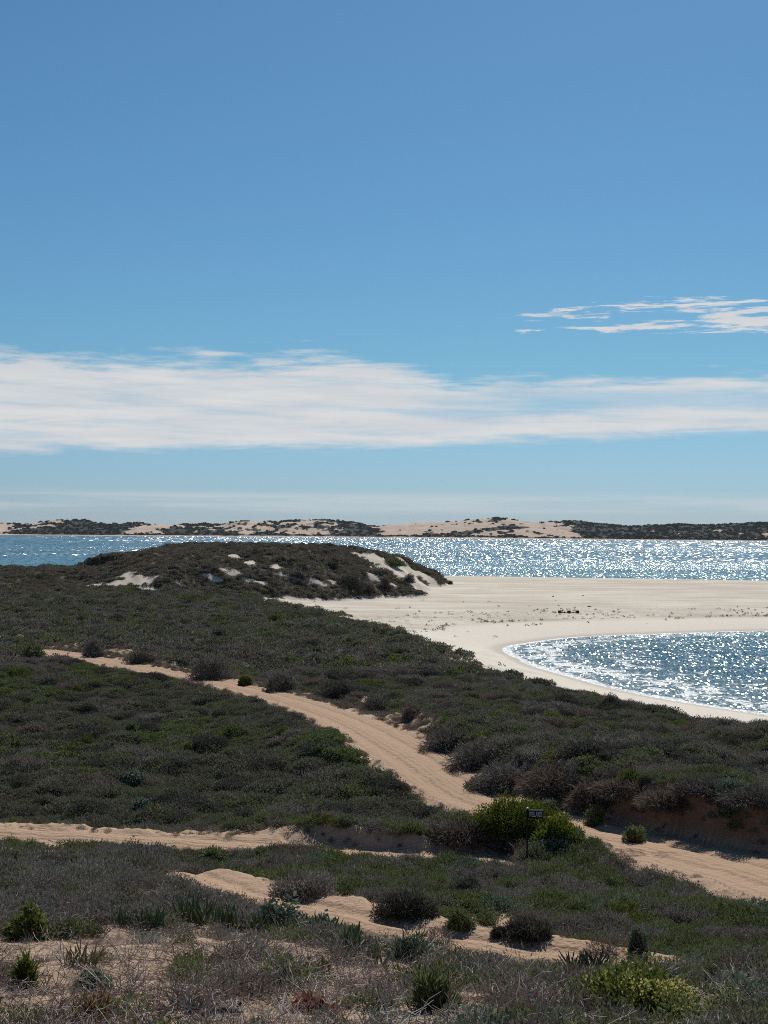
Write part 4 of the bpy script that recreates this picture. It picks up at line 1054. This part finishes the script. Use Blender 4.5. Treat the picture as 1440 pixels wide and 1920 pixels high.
#__ENDPLANTS__
def cover_pass(name, label, n, y0, y1, seed, coll, picker, smin, smax, thin=1.0, half=.40):
    r = np.random.default_rng(seed)
    x, y = spread(n, y0, y1, r, half)
    z, cov, bank, lat, tid, info = land(x, y, True)
    dens = cov * (1 - bare(x, y)) * (1 - .80 * bank * (1 - sstep(cov, .5, .9))) * (tid == 0)
    for (cx, cy, cr) in KEEP_CLEAR: dens = np.where((x - cx) ** 2 + (y - cy) ** 2 < cr * cr, 0, dens)
    keep = (r.uniform(0, 1, n) < dens * thin) & (z > .4)
    x, y, z, bank = x[keep], y[keep], z[keep], bank[keep]
    big = fbm(x / 3.1, y / 4.0, 301, 3)
    s = r.uniform(smin, smax, len(x)) * (.62 + .76 * big) * (.45 + .55 * sstep(y, 19, 30)) * (.62 + .55 * cushions(x + .8 * fbm(x / 2, y / 2, 5, 2), y, 1.8, 900)[0])
    k = picker(x, y, z, r, bank, info['dune'][keep])
    sc = np.stack([s, s, s * r.uniform(.75, 1.25, len(x))], 1)
    return scatter(name, label, 'scrub', np.stack([x, y, z - .03], 1), r.uniform(0, 6.28, len(x)), sc, k, coll, r.normal(0, .12, (len(x), 2)))

def pick_mid(x, y, z, r, bank, dune):
    q = fbm(x / 6, y / 10, 311, 4); _, q2 = cushions(x + .8 * fbm(x / 2, y / 2, 5, 2), y, 1.8, 900); u = r.uniform(0, 1, len(x))
    k = np.where(u < .55, 0, 1)
    field = (x < 1.5) & (y < 112)                              # the left field is greener than the plateau
    k = np.where((q2 < .22) & (~field | (q2 < .06)), np.where(u < .8, 2, 0), k)
    k = np.where((q2 > .30) & (q2 < .38) & (~field | (q2 > .36)), np.where(u < .75, 6, 2), k)
    k = np.where(field & (q > .42) & (u > .75) & (k < 2), 3, k)
    k = np.where((q > .455) & (q2 > .48) & (u < .75), 3, k)
    k = np.where((q2 > .86) & (u < .8), 4, k)
    k = np.where((q2 > .835) & (q2 < .86), 5, k)
    k = np.where((dune > .5) & (u < .4), 6, k)
    return k
def pick_near(x, y, z, r, bank, dune):
    q = fbm(x / 3, y / 4.5, 331, 4); _, q2 = cushions(x, y + .4 * fbm(x, y, 6, 2), 1.05, 950); u = r.uniform(0, 1, len(x))
    greenish = sstep(x / (y + 1), -.16, .02) * .22        # fresher growth on the right-hand slope
    left_grey = (x < -.9) & (y < 30)
    k = np.where(u < .5, 0, 1)
    k = np.where(q2 < .28, np.where(u < .8, 2, 0), k)
    k = np.where((q2 > .28) & (q2 < .38), np.where(u < .8, 6, 2), k)
    k = np.where((q + greenish > .47) & (q2 > .36), np.where(u < .4, 3, np.where(u < .75, 4, k)), k)
    k = np.where((q2 > .90) & (u < .7), 7, k)
    k = np.where((q2 > .875) & (q2 < .90), 5, k)
    k = np.where(left_grey & (u < .6), 2, k)
    return k
cover_pass('heath_scrub', 'dense low dark scrub covering the dunes in the middle distance', 100000, 50, 125, 11, MID, pick_mid, .50, .98)
cover_pass('heath_scrub', 'dark scrub over the plain and the dune behind it', 120000, 122, 440, 12, FAR, pick_mid, .55, 1.05)
cover_pass('heath_scrub', 'dense low green and grey scrub between the near tracks', 26000, 20.5, 52, 13, NEAR, pick_near, .60, 1.15)

def foreground():
    r = np.random.default_rng(14)
    x, y = spread(3000, 7, 21.5, r, .36)
    z, cov, bank, lat, tid, info = land(x, y, True)
    b = bare(x, y)
    grey = (x / y < -.07) & (y > 16.8)                        # closed grey heath on the left hummock
    right = sstep(x / y, .02, .14)
    dens = np.where(grey, 1.0, .12 + .5 * right) * (1 - .9 * b) * (tid == 0)
    dens = np.where((y > 17.2) & ~grey, np.maximum(dens, .7), dens)
    for (cx, cy, cr) in KEEP_CLEAR: dens = np.where((x - cx) ** 2 + (y - cy) ** 2 < cr * cr, 0, dens)
    keep = r.uniform(0, 1, len(x)) < dens
    x, y, z, grey, right = x[keep], y[keep], z[keep], grey[keep], right[keep]
    u = r.uniform(0, 1, len(x))
    k = np.where(grey, np.where(u < .6, 2, np.where(u < .8, 0, 6)), np.where(u < .18, 6, np.where(u < .36, 2, np.where(u < .5, 0, np.where(u < .85, 3, np.where(u < .95, 7, 4))))))
    scatter('foreground_scrub', 'sparse grey and green scrub on the foreground hummock', 'scrub', np.stack([x, y, z - .02], 1), r.uniform(0, 6.28, len(x)), r.uniform(.4, .95, len(x)), k, NEAR, r.normal(0, .15, (len(x), 2)))
    x, y = spread(3000, 7, 21, r, .36)
    z, cov, bank, lat, tid, info = land(x, y, True)
    b = bare(x, y)
    dn = np.where(y < 17.5, (.46 - .34 * b) * (1 - .35 * sstep(x / y, .05, .16)), .10) * (tid == 0)
    for (cx, cy, cr) in KEEP_CLEAR: dn = np.where((x - cx) ** 2 + (y - cy + .5) ** 2 < (cr + .15) ** 2, 0, dn)
    keep = r.uniform(0, 1, len(x)) < dn
    x, y, z = x[keep], y[keep], z[keep]
    xl, yl = spread(5200, 7, 19, r, .36); zl, *_ = land(xl, yl, True)            # broken bits lying about
    u = r.uniform(0, 1, len(x)); k = np.select([u < .30, u < .58, u < .74, u < .82], [0, 1, 2, 3], 4)
    scatter('dead_twigs', 'tangle of dead grey twigs strewn over the foreground sand', 'twigs', np.concatenate([np.stack([x, y, z - .01], 1), np.stack([xl, yl, zl], 1)]), r.uniform(0, 6.28, len(x) + len(xl)), np.concatenate([r.uniform(.45, 1.0, len(x)), r.uniform(.08, .26, len(xl))]), np.concatenate([k, r.choice([1, 4, 0], len(xl))]), TWIG, r.normal(0, .2, (len(x) + len(xl), 2)))
foreground()

def banks():
    """roots, dry tufts and broken crust on the sandy track banks"""
    r = np.random.default_rng(15)
    x, y = spread(70000, 20, 150, r, .36)
    z, cov, bank, lat, tid, info = land(x, y, True)
    keep = ((bank > .25) | ((bare(x, y) > .5) & (r.uniform(0, 1, len(x)) < .45))) & (r.uniform(0, 1, len(x)) < .42 * np.clip(y / 45, .9, 1.6)) & (tid == 0)
    x, y, z = x[keep], y[keep], z[keep]
    u = r.uniform(0, 1, len(x)); k = np.select([u < .3, u < .5, u < .75], [6, 0, 2], 6)
    scatter('bank_tufts', 'small dry tufts and roots on the sandy track banks', 'tufts', np.stack([x, y, z - .03], 1), r.uniform(0, 6.28, len(x)), r.uniform(.18, .55, len(x)) * np.clip(y / 45, .8, 1.8), k, NEAR, r.normal(0, .3, (len(x), 2)))
banks()

def far_scrub():
    r = np.random.default_rng(16)
    n = 26000
    i = r.integers(0, FX.shape[0] - 1, n); j = r.integers(0, FX.shape[1] - 1, n)
    keep = (FS[i, j] > .5) | (r.uniform(0, 1, n) < .008); i, j = i[keep], j[keep]
    P = np.stack([FX[i, j] + r.uniform(-3, 3, len(i)), FY[i, j] + r.uniform(-4, 4, len(i)), FZ[i, j] - .5], 1)
    P = P[(P[:, 2] > .8)]
    m = len(P)
    scatter('far_scrub', 'dark bushes clothing the dunes on the far shore', 'scrub', P, r.uniform(0, 6.28, m), r.uniform(.35, .95, m), r.integers(0, 3, m), FARB)
far_scrub()

def wrack():
    r = np.random.default_rng(17)
    n = 60000
    x = r.uniform(-25, 130, n); y = r.uniform(110, 330, n)
    db = sdf_poly(x, y, BAY_POLY); z, cov, *_ = land(x, y, True)
    wob = (fbm(x / 18, y / 18, 401, 3) - .5) * 9
    q = np.exp(-((db + wob - 16.5) / .9) ** 2) * .8 + np.exp(-((db + wob * 2 - 10) / .6) ** 2) * .10 + .055 * sstep(db, 17, 20) * sstep(db, 46, 34) + .002
    q = q * (.25 + 1.3 * sstep(fbm(x / 12, y / 12, 411, 3), .4, .62))
    keep = (r.uniform(0, 1, n) < q) & (cov < .3) & (db > 4) & (y < 300)
    x, y, z = x[keep], y[keep], z[keep]
    scatter('beach_wrack', 'dark wisps of seaweed and debris along the beach tideline', 'seaweed', np.stack([x, y, z], 1), r.uniform(0, 6.28, len(x)), r.uniform(.3, 1.1, len(x)), r.integers(0, 2, len(x)), WRACK)
wrack()
# ------------------------------------------------------------------ thin sea air that pales the far shore
hz = box('haze', 17600, 9100, 78, 'white', None, (0, 4400, 32), .5)
hz.data.materials.clear()
m_h, t_h = new_mat('sea_air')
pv = t_h.n('ShaderNodeVolumePrincipled', {'Color': (.80, .90, 1.0, 1), 'Density': 0.000016, 'Anisotropy': .2})
t_h.n('ShaderNodeOutputMaterial', {'Volume': pv.outputs[0]})
hz.data.materials.append(m_h)
tag(hz, 'thin bright sea air over the water', 'haze', kind='stuff')
